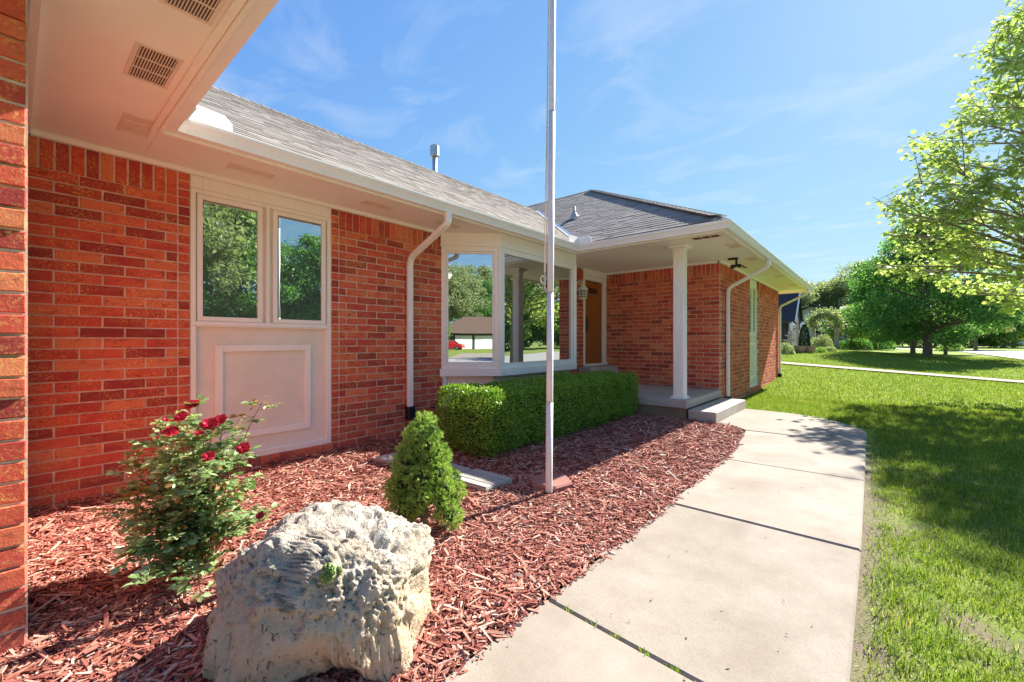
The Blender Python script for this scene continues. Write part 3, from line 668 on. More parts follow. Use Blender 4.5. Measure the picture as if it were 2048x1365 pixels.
# ---------------------------------------------------------------- soffits, fascia, gutters
def soffit(poly):
    mm = MB(); mm.prism(poly, SZ, SZ+0.012); return mm.build('soffit', M['soffit'], house)
sof_w = soffit([(-5.4, 0.81), (-5.4, 0.03), (-3.02, 0.03), (-3.02, -5.0), (-2.1, -5.0), (-2.1, 0.81)])
sof_m = soffit([(-5.4, 0.8125), (-4.53, 0.8125), (-4.53, 7.278), (-5.4, 7.278)])
sof_p = soffit([(-5.5, 7.2805), (-1.835, 7.2805), (-1.835, 10.10), (-5.5, 10.10)])
sof_r = soffit([(-2.66, 10.1025), (-1.835, 10.1025), (-1.835, 18.32), (-8.0, 18.32), (-8.0, 17.48), (-2.66, 17.48)])
def strip(x0, x1, y0, y1, z0, z1, name, mat='trim_white', parent=house):
    mm = MB(); mm.bbox(min(x0, x1), max(x0, x1), min(y0, y1), max(y0, y1), z0, z1, 0.003); return mm.build(name, M[mat], parent)
# fascia boards (end to end) and lip strips
strip(-4.53, -4.505, 0.81, 7.278, 3.145, 3.30, 'fascia'); strip(-4.505, -1.835, 7.253, 7.278, 3.146, 3.30, 'fascia')
strip(-1.86, -1.835, 7.278, 18.32, 3.145, 3.30, 'fascia'); strip(-8.0, -1.835, 18.322, 18.347, 3.145, 3.30, 'fascia'); strip(-4.53, -2.1, 0.785, 0.81, 3.144, 3.30, 'fascia'); strip(-2.125, -2.1, -5.0, 0.785, 3.145, 3.30, 'fascia')
for a in ((-4.575, -4.532, 0.84, 7.23), (-4.50, -1.91, 7.281, 7.322), (-1.905, -1.862, 7.33, 18.3), (-4.575, -2.15, 0.742, 0.783)):
    strip(a[0], a[1], a[2], a[3], SZ-0.028, SZ-0.001, 'soffit_lip')
# frieze trim where brick meets soffit
for a in ((-5.40, -5.352, 0.10, 4.57), (-3.0, -2.945, -3.1, 0.04), (-5.35, -3.0, 0.056, 0.10), (-5.40, -2.68, 10.075, 10.13), (-2.64, -2.592, 10.08, 17.5)):
    strip(a[0], a[1], a[2], a[3], WTOP-0.006, SZ-0.001, 'frieze_trim')
GP = [(0.0, 0.0), (0.0, -0.125), (0.078, -0.125), (0.086, -0.095), (0.104, -0.055), (0.119, -0.034), (0.124, -0.012), (0.124, 0.0), (0.112, 0.0), (0.112, -0.014), (0.098, -0.05), (0.072, -0.112), (0.006, -0.112), (0.006, 0.0)]
def gutter(p0, s0, p1, s1, name='gutter'):
    mm = MB(); mm.sweep(GP, [((*p0, 3.292), (*s0, 0), (0, 0, 1)), ((*p1, 3.292), (*s1, 0), (0, 0, 1))]); return mm.build(name, M['gutter_white'], house)
g1 = gutter((-4.504, 0.811), (1, 1), (-4.504, 7.252), (1, -1)); g2 = gutter((-4.503, 7.252), (1, -1), (-1.834, 7.252), (1, -1))
g3 = gutter((-1.834, 7.252), (1, -1), (-1.834, 18.348), (1, 1)); g4 = gutter((-4.504, 0.812), (1, 1), (-2.099, 0.812), (1, 1))
# seams of the gutter runs
m = MB(); 
for y in (4.2,): m.sweep([(a*1.03, b*1.02) for a, b in GP], [((-4.505, y, 3.293), (1, 0, 0), (0, 0, 1)), ((-4.505, y+0.02, 3.293), (1, 0, 0), (0, 0, 1))])
m.build('gutter_seam', M['gutter_white'], g1)
def spout(path, side, name='downspout', w=0.088, d=0.066, boot=None):
    pts = [Vector(p) for p in path]; 
    # round the bends
    rp = [pts[0]]
    for i in range(1, len(pts)-1):
        a, b, c_ = pts[i-1], pts[i], pts[i+1]; r = min(0.11, (a-b).length*0.45, (c_-b).length*0.45)
        q0, q1 = b+(a-b).normalized()*r, b+(c_-b).normalized()*r
        for k in range(6):
            t_ = k/5; rp.append(q0.lerp(b, t_).lerp(b.lerp(q1, t_), t_))
    rp.append(pts[-1]); side = Vector(side).normalized(); fr = []
    for i, p in enumerate(rp):
        tg = (rp[min(i+1, len(rp)-1)]-rp[max(i-1, 0)]).normalized(); sd = (side-tg*side.dot(tg)).normalized(); up = tg.cross(sd)
        fr.append((p, sd, up))
    b_ = 0.010; a_, c_ = w/2, d/2
    prof = [(-a_+b_, -c_), (-a_*0.35, -c_), (-a_*0.28, -c_+0.006), (a_*0.28, -c_+0.006), (a_*0.35, -c_), (a_-b_, -c_), (a_, -c_+b_), (a_, c_-b_), (a_-b_, c_), (a_*0.35, c_), (a_*0.28, c_-0.006), (-a_*0.28, c_-0.006), (-a_*0.35, c_), (-a_+b_, c_), (-a_, c_-b_), (-a_, -c_+b_)]
    mm = MB(); mm.sweep(prof, fr); o = mm.build(name, M['gutter_white'], house)
    e = pts[-1]
    for z in (e.z+0.19, e.z+1.72):
        mb = MB(); mb.sweep([(x*1.05, y*1.06) for x, y in prof], [((e.x, e.y, z), fr[-1][1], fr[-1][2]), ((e.x, e.y, z+0.012), fr[-1][1], fr[-1][2])]); mb.build('joint_band', M['gutter_white'], o)
    if boot is not None:
        mb = MB(); mb.bbox(e.x-0.055, e.x+0.06, e.y-0.06, e.y+0.06, boot, e.z+0.03, 0.012); mb.build('drain_boot', M['black_plastic'], o)
    return o
spout([(-4.455, 3.87, 3.17), (-4.455, 3.87, 3.03), (-5.345, 3.89, 2.66), (-5.345, 3.89, 0.41)], (0, 1, 0), boot=0.24)
spout([(-1.775, 10.55, 3.17), (-1.775, 10.55, 3.02), (-2.592, 10.62, 2.62), (-2.592, 10.62, 0.13)], (0, 1, 0), boot=-0.03)
spout([(-1.775, 17.35, 3.17), (-1.775, 17.35, 3.02), (-2.592, 17.42, 2.62), (-2.592, 17.42, 0.26)], (0, 1, 0), boot=0.06)
# soffit vents
def vent(cx, cy, lx, ly, dark=None, bars=(3, 18), parent=house, z=SZ, axis_='x'):
    """louvred vent panel: frame, slot rows"""
    t_ = MB(); f = 0.022; z0 = z-0.007
    x0, x1, y0, y1 = cx-lx/2, cx+lx/2, cy-ly/2, cy+ly/2
    t_.box(x0, x1, y0, y0+f, z0, z-0.001); t_.box(x0, x1, y1-f, y1, z0, z-0.001); t_.box(x0, x0+f, y0+f, y1-f, z0, z-0.001); t_.box(x1-f, x1, y0+f, y1-f, z0, z-0.001)
    rows, n = bars; o = None
    long_x = lx > ly
    rs = np.linspace((x0 if long_x else y0)+f, (x1 if long_x else y1)-f, rows+1)
    for r in rs[1:-1]:
        if long_x: t_.box(r-0.006, r+0.006, y0+f, y1-f, z0+0.001, z-0.001)
        else: t_.box(x0+f, x1-f, r-0.006, r+0.006, z0+0.001, z-0.001)
    o = t_.build('soffit_vent', M['vent_metal'], parent)
    b = MB(); b.box(x0+f, x1-f, y0+f, y1-f, z-0.0015, z-0.001); b.build('vent_opening', M[dark or 'vent_dark'], o)
    if dark is None or dark == 'vent_dark':
        s_ = MB(); ls = np.linspace((y0 if long_x else x0)+f, (y1 if long_x else x1)-f, n+1)
        rot = Matrix.Rotation(R(35), 3, 'X' if long_x else 'Y'); hw = (ls[1]-ls[0])*0.30
        for k in range(n):
            c0 = (ls[k]+ls[k+1])/2
            if long_x: s_.box(x0+f, x1-f, c0-hw, c0+hw, z0+0.0025, z0+0.0042, rot=rot)
            else: s_.box(c0-hw, c0+hw, y0+f, y1-f, z0+0.0025, z0+0.0042, rot=rot)
        s_.build('louvre', M['vent_metal'], o)
    return o
vent(-3.555, 0.59, 0.47, 0.23, bars=(3, 13)); vent(-2.62, 0.61, 0.44, 0.23, bars=(3, 13))
vent(-4.63, 0.665, 0.40, 0.20, dark='vent_metal'); vent(-4.95, 1.62, 0.16, 0.42, dark='vent_metal'); vent(-4.95, 3.10, 0.16, 0.42, dark='vent_metal'); vent(-4.95, 4.3, 0.16, 0.42, dark='vent_metal')
vent(-2.22, 7.68, 0.46, 0.22, dark='vent_brown', bars=(3, 4)); vent(-2.03, 8.70, 0.20, 0.44, dark='vent_metal'); vent(-2.07, 10.35, 0.20, 0.44, dark='vent_metal'); vent(-2.42, 11.3, 0.12, 0.5, dark='vent_brown', bars=(2, 4)); vent(-2.05, 13.6, 0.2, 0.44, dark='vent_metal'); vent(-2.05, 16.0, 0.2, 0.44, dark='vent_metal')

# ---------------------------------------------------------------- tall window with panel (main wall)
def rect_frame(mm, x0, x1, y0, y1, z0, z1, wd, b=0.003):
    """frame in a plane X = const, mitred look by butting: stiles full height"""
    mm.bbox(x0, x1, y0, y0+wd, z0, z1, b); mm.bbox(x0, x1, y1-wd, y1, z0, z1, b)
    mm.bbox(x0, x1-0.001, y0+wd, y1-wd, z0, z0+wd, b); mm.bbox(x0, x1-0.001, y0+wd, y1-wd, z1-wd, z1, b)
def tall_window(X, y0, y1, zs, zw, panes, name_mat='glass_window', mold=True, scale=1.0):
    """zs: bottom of panel, zw: bottom of window; opening X is the brick face"""
    m = MB(); m.box(X-0.13, X-0.05, y0, y1, zs-0.02, SZ-0.002); root = m.build('tall_window', M['panel_beige'], house)
    mm = MB(); mm.bbox(X-0.05, X-0.012, y0+0.001, y1-0.001, 3.02, SZ-0.003, 0.003); mm.build('head_board', M['trim_white'], root)
    mm = MB(); rect_frame(mm, X-0.05, X-0.006, y0+0.002, y1-0.002, zw, 3.016, 0.045)
    edges = [y0+0.047]+[0.5*(a[1]+b[0]) for a, b in zip(panes[:-1], panes[1:])]+[y1-0.047]
    for yy in edges[1:-1]: mm.bbox(X-0.05, X-0.007, yy-0.018, yy+0.018, zw+0.045, 3.016-0.045, 0.003)
    mm.build('frame', M['trim_white'], root)
    for (a, b) in panes:
        mm = MB(); rect_frame(mm, X-0.048, X-0.014, a-0.048, b+0.048, zw+0.048, 2.968, 0.048); mm.build('sash', M['trim_white'], root)
        mm = MB(); mm.box(X-0.046, X-0.034, a, b, zw+0.096, 2.92); mm.build('pane', M[name_mat], root)
    # lower panel
    mm = MB(); mm.bbox(X-0.05, X-0.004, y0+0.002, y0+0.05, zs, zw-0.012, 0.003); mm.bbox(X-0.05, X-0.004, y1-0.06, y1-0.002, zs, zw-0.012, 0.003); mm.bbox(X-0.05, X+0.012, y0+0.05, y1-0.06, zs, zs+0.07, 0.004); mm.bbox(X-0.05, X-0.003, y0+0.001, y1-0.001, zw-0.012, zw-0.001, 0.003)
    mm.build('panel_trim', M['trim_white'], root)
    if mold:
        my0, my1 = y0+0.225*scale, y1-0.255*scale; mm = MB(); mm_z0, mm_z1 = zs+0.235, zw-0.21
        rect_frame(mm, X-0.05, X-0.02, my0, my1, mm_z0, mm_z1, 0.072); mm.build('panel_moulding', M['trim_white'], root)
    return root
tall_window(-5.4, 1.20, 2.70, 0.095, 1.585, [(1.31, 1.84), (2.05, 2.585)])
tall_window(-2.69, 13.065, 14.265, 0.115, 1.585, [(13.20, 13.62), (13.80, 14.13)], scale=0.8)

# ---------------------------------------------------------------- bay window
def bay():
    P = [(-5.4, 4.545), (-4.72, 5.225), (-4.72, 7.53), (-5.4, 8.20)]
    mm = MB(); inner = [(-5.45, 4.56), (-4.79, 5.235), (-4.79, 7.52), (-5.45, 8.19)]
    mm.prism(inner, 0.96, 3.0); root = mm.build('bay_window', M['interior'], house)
    def band(off, z0, z1, nm, mat='trim_white'):
        o = off; pts = [(-5.395, 4.545-o*1.41), (-4.72+o, 5.225-o*0.41), (-4.72+o, 7.53+o*0.41), (-5.395, 8.20+o*1.41)]
        b_ = MB(); b_.prism(pts, z0, z1); return b_.build(nm, M[mat], root)
    band(0.025, 0.845, 0.965, 'apron'); band(0.012, 2.992, SZ-0.002, 'frieze'); band(0.022, 2.968, 2.993, 'head_mould')
    # skirt under the apron
    b_ = MB(); b_.prism([(-5.395, 4.60), (-4.86, 5.20), (-4.86, 7.55), (-5.395, 8.15)], 0.30, 0.845); b_.build('skirt', M['panel_beige'], root)
    b_ = MB(); b_.bbox(-5.39, -5.34, 4.555, 4.61, 0.32, 0.845, .004); b_.build('support_post', M['trim_white'], root)
    for i in range(3):
        a, b = Vector((*P[i], 0)), Vector((*P[i+1], 0)); d = (b-a); ln = d.length; d.normalize(); n_ = Vector((d.y, -d.x, 0))
        if n_.x < 0: n_ = -n_
        fw = 0.085 if i == 1 else 0.075
        def bx(u0, u1, z0, z1, o0, o1, bb):
            q = [a+d*u0+n_*o1, a+d*u1+n_*o1, a+d*u1+n_*o0, a+d*u0+n_*o0]; bb.prism([(p.x, p.y) for p in q], z0, z1)
        f = MB(); e0 = 0.02 if i else 0.0; z0, z1 = 0.966, 2.967
        bx(e0, e0+fw, z0, z1, -0.06, 0.0, f); bx(ln-fw-0.02, ln-0.02, z0, z1, -0.06, 0.0, f); bx(e0+fw, ln-fw-0.02, z0, z0+fw, -0.06, -0.002, f); bx(e0+fw, ln-fw-0.02, z1-fw, z1, -0.06, -0.002, f)
        f.build('frame', M['trim_white'], root)
        if i != 1:
            s_ = MB(); i0, i1 = e0+fw, ln-fw-0.02
            bx(i0+0.004, i0+0.035, z0+fw+.004, z1-fw-.004, -0.06, -0.018, s_); bx(i1-0.035, i1-0.004, z0+fw+.004, z1-fw-.004, -0.06, -0.018, s_); bx(i0+0.035, i1-0.035, z0+fw+.004, z0+fw+0.035, -0.06, -0.019, s_); bx(i0+0.035, i1-0.035, z1-fw-0.035, z1-fw-.004, -0.06, -0.019, s_)
            s_.build('sash', M['trim_white'], root)
        g = MB(); bx(e0+fw-0.002, ln-fw-0.018, z0+fw-0.002, z1-fw+0.002, -0.058, -0.045, g); g.build('pane', M['glass_bay' if i == 1 else 'glass_bay_side'], root)
    for (x, y) in (P[1], P[2]):
        b_ = MB(); b_.tube([(x-0.012, y, 0.966), (x-0.012, y, 2.967)], 0.034, 8); b_.build('corner_post', M['trim_white'], root)
    return root
bay()

# ---------------------------------------------------------------- front door
def door():
    X = -5.43; m = MB(); y0, y1, z0, z1 = 9.07, 9.93, 0.862, 2.90
    m.bbox(X-0.045, X, y0, y1, z0, z1, 0.003); root = m.build('front_door', M['door_wood'], house)
    p = MB()
    for (a, b, c_, d_) in ((y0+0.13, y0+0.40, z0+0.15, z0+0.72), (y1-0.40, y1-0.13, z0+0.15, z0+0.72), (y0+0.13, y1-0.13, z0+0.86, z1-0.50)):
        p.bbox(X, X+0.012, a, b, c_, d_, 0.005)
    p.build('raised_panel', M['door_wood'], root)
    p = MB(); rect_frame(p, X, X+0.016, y0+0.14, y1-0.22, z1-0.33, z1-0.13, 0.022); p.build('lite_frame', M['door_wood'], root)
    p = MB(); p.box(X+0.001, X+0.006, y0+0.16, y1-0.24, z1-0.31, z1-0.15); p.build('lite', M['glass_dark'], root)
    p = MB(); p.bbox(X, X+0.02, y0+0.05, y0+0.10, z0+0.78, z0+1.16, 0.005); p.tube([(X+0.02, y0+0.075, z0+0.82), (X+0.065, y0+0.075, z0+0.86), (X+0.065, y0+0.075, z0+1.02), (X+0.02, y0+0.075, z0+1.06)], 0.009, 8); p.lathe([(0.001, z0+1.10), (0.02, z0+1.11), (0.02, z0+1.13), (0.001, z0+1.14)], X+0.03, y0+0.075, 10); p.build('handle', M['black_plastic'], root)
    p = MB(); p.box(X-0.10, X-0.07, 8.9, 10.2, 0.3, SZ-0.01); p.build('backing', M['interior'], root)  # unseen dark board added to stop light coming through the door gap
    p = MB(); p.bbox(X-0.06, X+0.03, 8.978, y0-0.004, 0.86, z1+0.02, 0.004); p.bbox(X-0.06, X+0.03, y1+0.004, 10.125, 0.86, z1+0.02, 0.004); p.bbox(X-0.06, X+0.028, 8.978, 10.125, z1+0.02, z1+0.13, 0.004); p.bbox(X-0.06, X+0.04, 8.978, 10.125, z1+0.135, SZ-0.002, 0.004)
    p.build('door_frame', M['trim_white'], root)
    p = MB(); p.bbox(X-0.06, X+0.07, 8.978, 10.125, 0.80, 0.86, 0.006); p.build('threshold', M['trim_white'], root)
door()
# ---------------------------------------------------------------- porch column
def column():
    cx_, cy_ = -2.80, 8.10; m = MB(); w = 0.098; prof = []
    k = 4
    for s_ in range(4):
        a = s_*math.pi/2; pts = []
        for i in range(k):
            u0 = -w+0.012+(2*w-0.024)*i/k; u1 = -w+0.012+(2*w-0.024)*(i+1)/k; g = (u1-u0)
            pts += [(u0, w), (u0+g*0.22, w), (u0+g*0.36, w-0.014), (u0+g*0.64, w-0.014), (u0+g*0.78, w)]
        pts.append((w-0.012, w))
        for (x, y) in pts: prof.append((x*math.cos(-a)-y*math.sin(-a), x*math.sin(-a)+y*math.cos(-a)))
    z0, z1 = 0.352, SZ-0.001
    m.sweep(prof, [((cx_, cy_, z0+0.05), (1, 0, 0), (0, 1, 0)), ((cx_, cy_, z1-0.07), (1, 0, 0), (0, 1, 0))]); o = m.build('porch_column', M['trim_white'], house)
    m = MB(); m.bbox(cx_-0.145, cx_+0.145, cy_-0.145, cy_+0.145, z0, z0+0.022, .005); m.bbox(cx_-0.12, cx_+0.12, cy_-0.12, cy_+0.12, z0+0.0225, z0+0.055, .008); m.build('base', M['trim_white'], o)
    m = MB(); m.bbox(cx_-0.12, cx_+0.12, cy_-0.12, cy_+0.12, z1-0.075, z1-0.045, .008); m.bbox(cx_-0.165, cx_+0.165, cy_-0.165, cy_+0.165, z1-0.0445, z1, .006); m.build('capital', M['trim_white'], o)
column()
m = MB(); m.tube([(-5.40, 4.335, 0.37), (-5.31, 4.335, 0.37), (-5.29, 4.335, 0.34)], 0.014, 8); m.lathe([(0.006, 0.385), (0.006, 0.41), (0.034, 0.412), (0.034, 0.42), (0.004, 0.424)], -5.325, 4.335, 10); m.build('hose_faucet', M['black_plastic'], house)

# ================================================================== porch slab and step
porch = thing('porch', 'grey concrete porch slab with one lower step beside the front walk', 'porch', (-4.0, 9.0, 0))
m = MB(); m.bbox(-5.39, -2.60, 7.88, 10.118, 0.195, 0.35, 0.012); m.build('porch_slab', M['concrete_porch'], porch)
m = MB(); m.box(-5.39, -2.64, 7.93, 10.1, -0.06, 0.195); m.build('footing', M['concrete_foot'], porch)
m = MB(); m.bbox(-2.595, -2.12, 7.91, 10.10, -0.04, 0.178, 0.012); m.build('step', M['concrete_porch'], porch)
m = MB(); m.bbox(-5.385, -4.75, 8.7, 10.11, 0.351, 0.60, 0.012); m.bbox(-5.385, -5.05, 8.7, 10.11, 0.601, 0.80, 0.012); m.build('door_step', M['concrete_porch'], porch)
# ---------------------------------------------------------------- wall lantern by the door
lx, ly, lz = -5.20, 8.62, 2.40
lan = thing('wall_lantern', 'cream birdcage-style wall lantern on the brick beside the front door', 'lantern', (lx, ly, lz))
m = MB(); n = 6; r0, r1 = 0.085, 0.105
for k in range(n):
    a = 2*math.pi*k/n; a2 = 2*math.pi*(k+1)/n
    p0 = Vector((lx+r0*math.cos(a), ly+r0*math.sin(a), lz+0.01)); p1 = Vector((lx+r1*math.cos(a), ly+r1*math.sin(a), lz+0.21))
    q0 = Vector((lx+r0*math.cos(a2), ly+r0*math.sin(a2), lz+0.01)); q1 = Vector((lx+r1*math.cos(a2), ly+r1*math.sin(a2), lz+0.21))
    m.tube([p0, p1], 0.008, 6); m.tube([p0, q0], 0.008, 6); m.tube([p1, q1], 0.008, 6)
    for t_ in (0.33, 0.66): m.tube([p0.lerp(p1, t_), q0.lerp(q1, t_)], 0.005, 5); m.tube([p0.lerp(q0, t_), p1.lerp(q1, t_)], 0.005, 5)
m.build('cage', M['trim_white'], lan)
m = MB(); m.lathe([(r0-0.012, lz+0.012), (r1-0.012, lz+0.205)], lx, ly, 6); m.build('glass', M['glass_dark'], lan)
m = MB(); m.lathe([(0.118, lz+0.205), (0.122, lz+0.222), (0.085, lz+0.27), (0.035, lz+0.33), (0.015, lz+0.35), (0.014, lz+0.40), (0.003, lz+0.43)], lx, ly, 6); m.lathe([(0.09, lz-0.005), (0.09, lz+0.012)], lx, ly, 6); m.build('cap', M['trim_white'], lan)
m = MB(); m.tube([(-5.40, ly, lz+0.30), (-5.34, ly, lz+0.42), (-5.27, ly, lz+0.44), (lx, ly, lz+0.36)], 0.011, 8)
for s_ in (-1, 1): m.tube([(lx+0.06*math.cos(t_)*0.6-0.03, ly+s_*0.06+0.035*math.cos(t_), lz+0.37+0.035*math.sin(t_)) for t_ in np.linspace(0, 5.2, 12)], 0.006, 6)
m.bbox(-5.398, -5.38, ly-0.05, ly+0.05, lz+0.18, lz+0.42, 0.006); m.build('bracket', M['trim_white'], lan)
# ---------------------------------------------------------------- security light under the porch soffit
sl = thing('security_light', 'small black security light fixed under the soffit at the porch corner', 'light', (-2.40, 10.0, SZ))
m = MB(); m.bbox(-2.44, -2.25, 9.95, 10.05, SZ-0.035, SZ-0.001, 0.006); m.build('mount', M['black_plastic'], sl)
m = MB(); m.tube([(-2.28, 10.0, SZ-0.03), (-2.28, 10.0, SZ-0.17)], 0.022, 8); m.build('arm', M['black_plastic'], sl)
m = MB(); m.tube([(-2.28, 10.0, SZ-0.17), (-2.36, 9.94, SZ-0.20)], [0.03, 0.05], 10); m.tube([(-2.28, 10.0, SZ-0.15), (-2.22, 10.06, SZ-0.18)], [0.028, 0.045], 10); m.build('lamp_head', M['black_plastic'], sl)
# ================================================================== garden bed
from mathutils.bvhtree import BVHTree
def in_poly(x, y, poly):
    ins = np.zeros(len(x), bool); n = len(poly); j = n-1
    for i in range(n):
        xi, yi = poly[i]; xj, yj = poly[j]
        cnd = ((yi > y) != (yj > y)) & (x < (xj-xi)*(y-yi)/((yj-yi)+1e-12)+xi); ins ^= cnd; j = i
    return ins
# ---- mulch chips
def chips(n, x0, x1, y0, y1, dens_fn, scale, poly=bed, zjit=0.022):
    x = rng.uniform(x0, x1, n); y = rng.uniform(y0, y1, n); keep = in_poly(x, y, poly) & (rng.random(n) < dens_fn(x, y)); x, y = x[keep], y[keep]; k = len(x)
    ln = np.clip(rng.lognormal(math.log(0.034), 0.62, k), 0.009, 0.15)*scale; wd = np.clip(ln*rng.uniform(0.08, 0.40, k), 0.0025, 0.020); th = rng.uniform(0.002, 0.006, k)*scale
    yaw = rng.uniform(0, 2*math.pi, k); pit = rng.normal(0, 0.16, k); rol = rng.normal(0, 0.28, k)
    t0 = rng.uniform(0.25, 1, k); t1 = rng.uniform(0.25, 1, k); sk = rng.normal(0, 0.25, k)
    lx = np.stack([-ln/2, ln/2, ln/2, -ln/2]*2, 1)
    ly = np.stack([-wd/2*t0, -wd/2*t1, wd/2*t1, wd/2*t0]*2, 1)+np.stack([-sk*wd, sk*wd, sk*wd, -sk*wd]*2, 1)
    lz = np.stack([-th/2]*4+[th/2]*4, 1)
    y1_, z1_ = ly*np.cos(rol)[:, None]-lz*np.sin(rol)[:, None], ly*np.sin(rol)[:, None]+lz*np.cos(rol)[:, None]
    x2, z2 = lx*np.cos(pit)[:, None]-z1_*np.sin(pit)[:, None], lx*np.sin(pit)[:, None]+z1_*np.cos(pit)[:, None]
    wx = x[:, None]+x2*np.cos(yaw)[:, None]-y1_*np.sin(yaw)[:, None]; wy = y[:, None]+x2*np.sin(yaw)[:, None]+y1_*np.cos(yaw)[:, None]
    wz = z2+(rng.random(k)**1.6*zjit*scale+np.abs(ln*np.sin(pit))*0.25-0.004)[:, None]
    V = np.stack([wx, wy, wz], -1).reshape(-1, 3)
    f = np.array([(4, 5, 6, 7), (0, 1, 5, 4), (1, 2, 6, 5), (2, 3, 7, 6), (3, 0, 4, 7)])
    return V, (np.arange(k)*8)[:, None, None]+f[None]
dist = lambda x, y: np.hypot(x, y)
dens = lambda x, y: np.where(dist(x, y) < 3.2, 1.0, np.where(dist(x, y) < 4.6, 0.62, 0.0))
V1, F1 = chips(150000, -5.4, -1.38, -0.6, 5.0, dens, 1.0)
V2, F2 = chips(52000, -5.4, -1.38, -0.05, 7.95, lambda x, y: (dist(x, y) >= 4.4)*1.0, 1.25)
edge_poly = [(-1.43, 0.6), (-1.33, 0.6), (-1.36, 2.2), (-1.33, 3.4), (-1.36, 5.4), (-1.44, 6.5), (-1.5, 6.5), (-1.42, 5.4)]
V3, F3 = chips(5200, -1.5, -1.3, 0.6, 6.5, lambda x, y: rng.random(len(x)) < np.clip((-1.31-x)/0.1, 0, 1), 0.85, edge_poly, 0.012)
V = np.concatenate([V1, V2, V3]); Fq = np.concatenate([F1.reshape(-1, 4), F2.reshape(-1, 4)+len(V1), F3.reshape(-1, 4)+len(V1)+len(V2)])
tag(np_mesh('mulch', V, Fq, M['mulch_chip']), 'red-brown shredded wood mulch covering the front garden bed', 'mulch', kind='stuff')

# ---- boulder
import bmesh
def boulder():
    bm = bmesh.new(); bmesh.ops.create_icosphere(bm, subdivisions=7, radius=1.0)
    P = np.array([v.co[:] for v in bm.verts]); 
    def sq(v, e): return np.sign(v)*np.abs(v)**e
    # blocky base form: long axis, depth axis, height
    A = sq(P[:, 0], 0.54)*0.45; B = sq(P[:, 1], 0.58)*0.385; H = sq(P[:, 2], 0.40)*0.355
    B = B+0.05*np.clip(H/0.35, -1, 1)        # leans back at the top
    H = H+0.03*np.cos(A*7.5+0.4)-0.02-0.16*np.clip(-A-0.24, 0, 1)*(H > 0)-0.05*np.clip(A-0.38, 0, 1)
    # hollow under the front right
    hol = np.exp(-(((A-0.20)/0.13)**2+((H+0.27)/0.15)**2))*(B < 0); B = B+hol*0.34
    hol2 = np.exp(-(((A-0.0)/0.07)**2+((H-0.13)/0.05)**2))*(B < 0); B = B+hol2*0.035
    n = len(P); D = np.zeros(n); nrm = P/np.linalg.norm(P, axis=1)[:, None]
    for i in range(n):
        q = Vector((A[i], B[i], H[i]))
        d_ = 0.050*mnoise.noise(q*3.1+Vector((3, 1, 7)))+0.042*mnoise.noise(q*7.5)
        fl = mnoise.noise(Vector((A[i]*13, B[i]*13, H[i]*3.0)))             # vertical fluting
        d_ += 0.024*fl+0.020*mnoise.ridged_multi_fractal(q*11, 0.9, 2.1, 4, 1.0, 2.0)*0.6-0.012+0.013*mnoise.noise(q*19)
        v_ = mnoise.voronoi(q*17)[0]; d_ -= 0.040*max(0.0, 0.34-v_[0])/0.34*(1 if mnoise.noise(q*5+Vector((9, 9, 9))) > -0.05 else 0)
        v2 = mnoise.voronoi(q*34+Vector((0, 0, fl)))[0]; pn = mnoise.noise(q*6.0+Vector((4, 2, 1))); d_ -= (0.016 if pn > 0.0 else 0.007)*min(1.0, max(0.0, (0.36-v2[0])/0.16))
        v3 = mnoise.voronoi(Vector((A[i]*9, B[i]*9, H[i]*6))+Vector((7, 7, 7)))[0]; d_ -= 0.030*min(1.0, max(0.0, (0.24-v3[0])/0.10))
        d_ += 0.009*min(0.45, max(-0.45, mnoise.noise(Vector((A[i]*6, B[i]*6, H[i]*24)))))
        d_ += 0.016*(mnoise.turbulence(q*22, 3, True)-0.5)+0.009*mnoise.noise(q*48)+0.006*mnoise.noise(q*85)
        D[i] = d_
    A += nrm[:, 0]*D; B += nrm[:, 1]*D; H += nrm[:, 2]*D
    r_ = np.array([cp, sp]); f_ = np.array([-sp, cp]); a2 = R(-4)
    A2, B2 = A*math.cos(a2)-B*math.sin(a2), A*math.sin(a2)+B*math.cos(a2)
    X = -2.045+A2*r_[0]+B2*f_[0]; Y = 1.015+A2*r_[1]+B2*f_[1]; Z = 0.155+H
    for v, x, y, z in zip(bm.verts, X, Y, Z): v.co = (x, y, max(z, -0.08))
    me = bpy.data.meshes.new('boulder'); bm.to_mesh(me); tree = BVHTree.FromBMesh(bm); bm.free()
    o = link('boulder', me, M['limestone'], None, True); centre(o)
    tag(o, 'large pitted white limestone boulder in the mulch beside the walk', 'boulder'); return o, tree
bo, bo_tree = boulder()
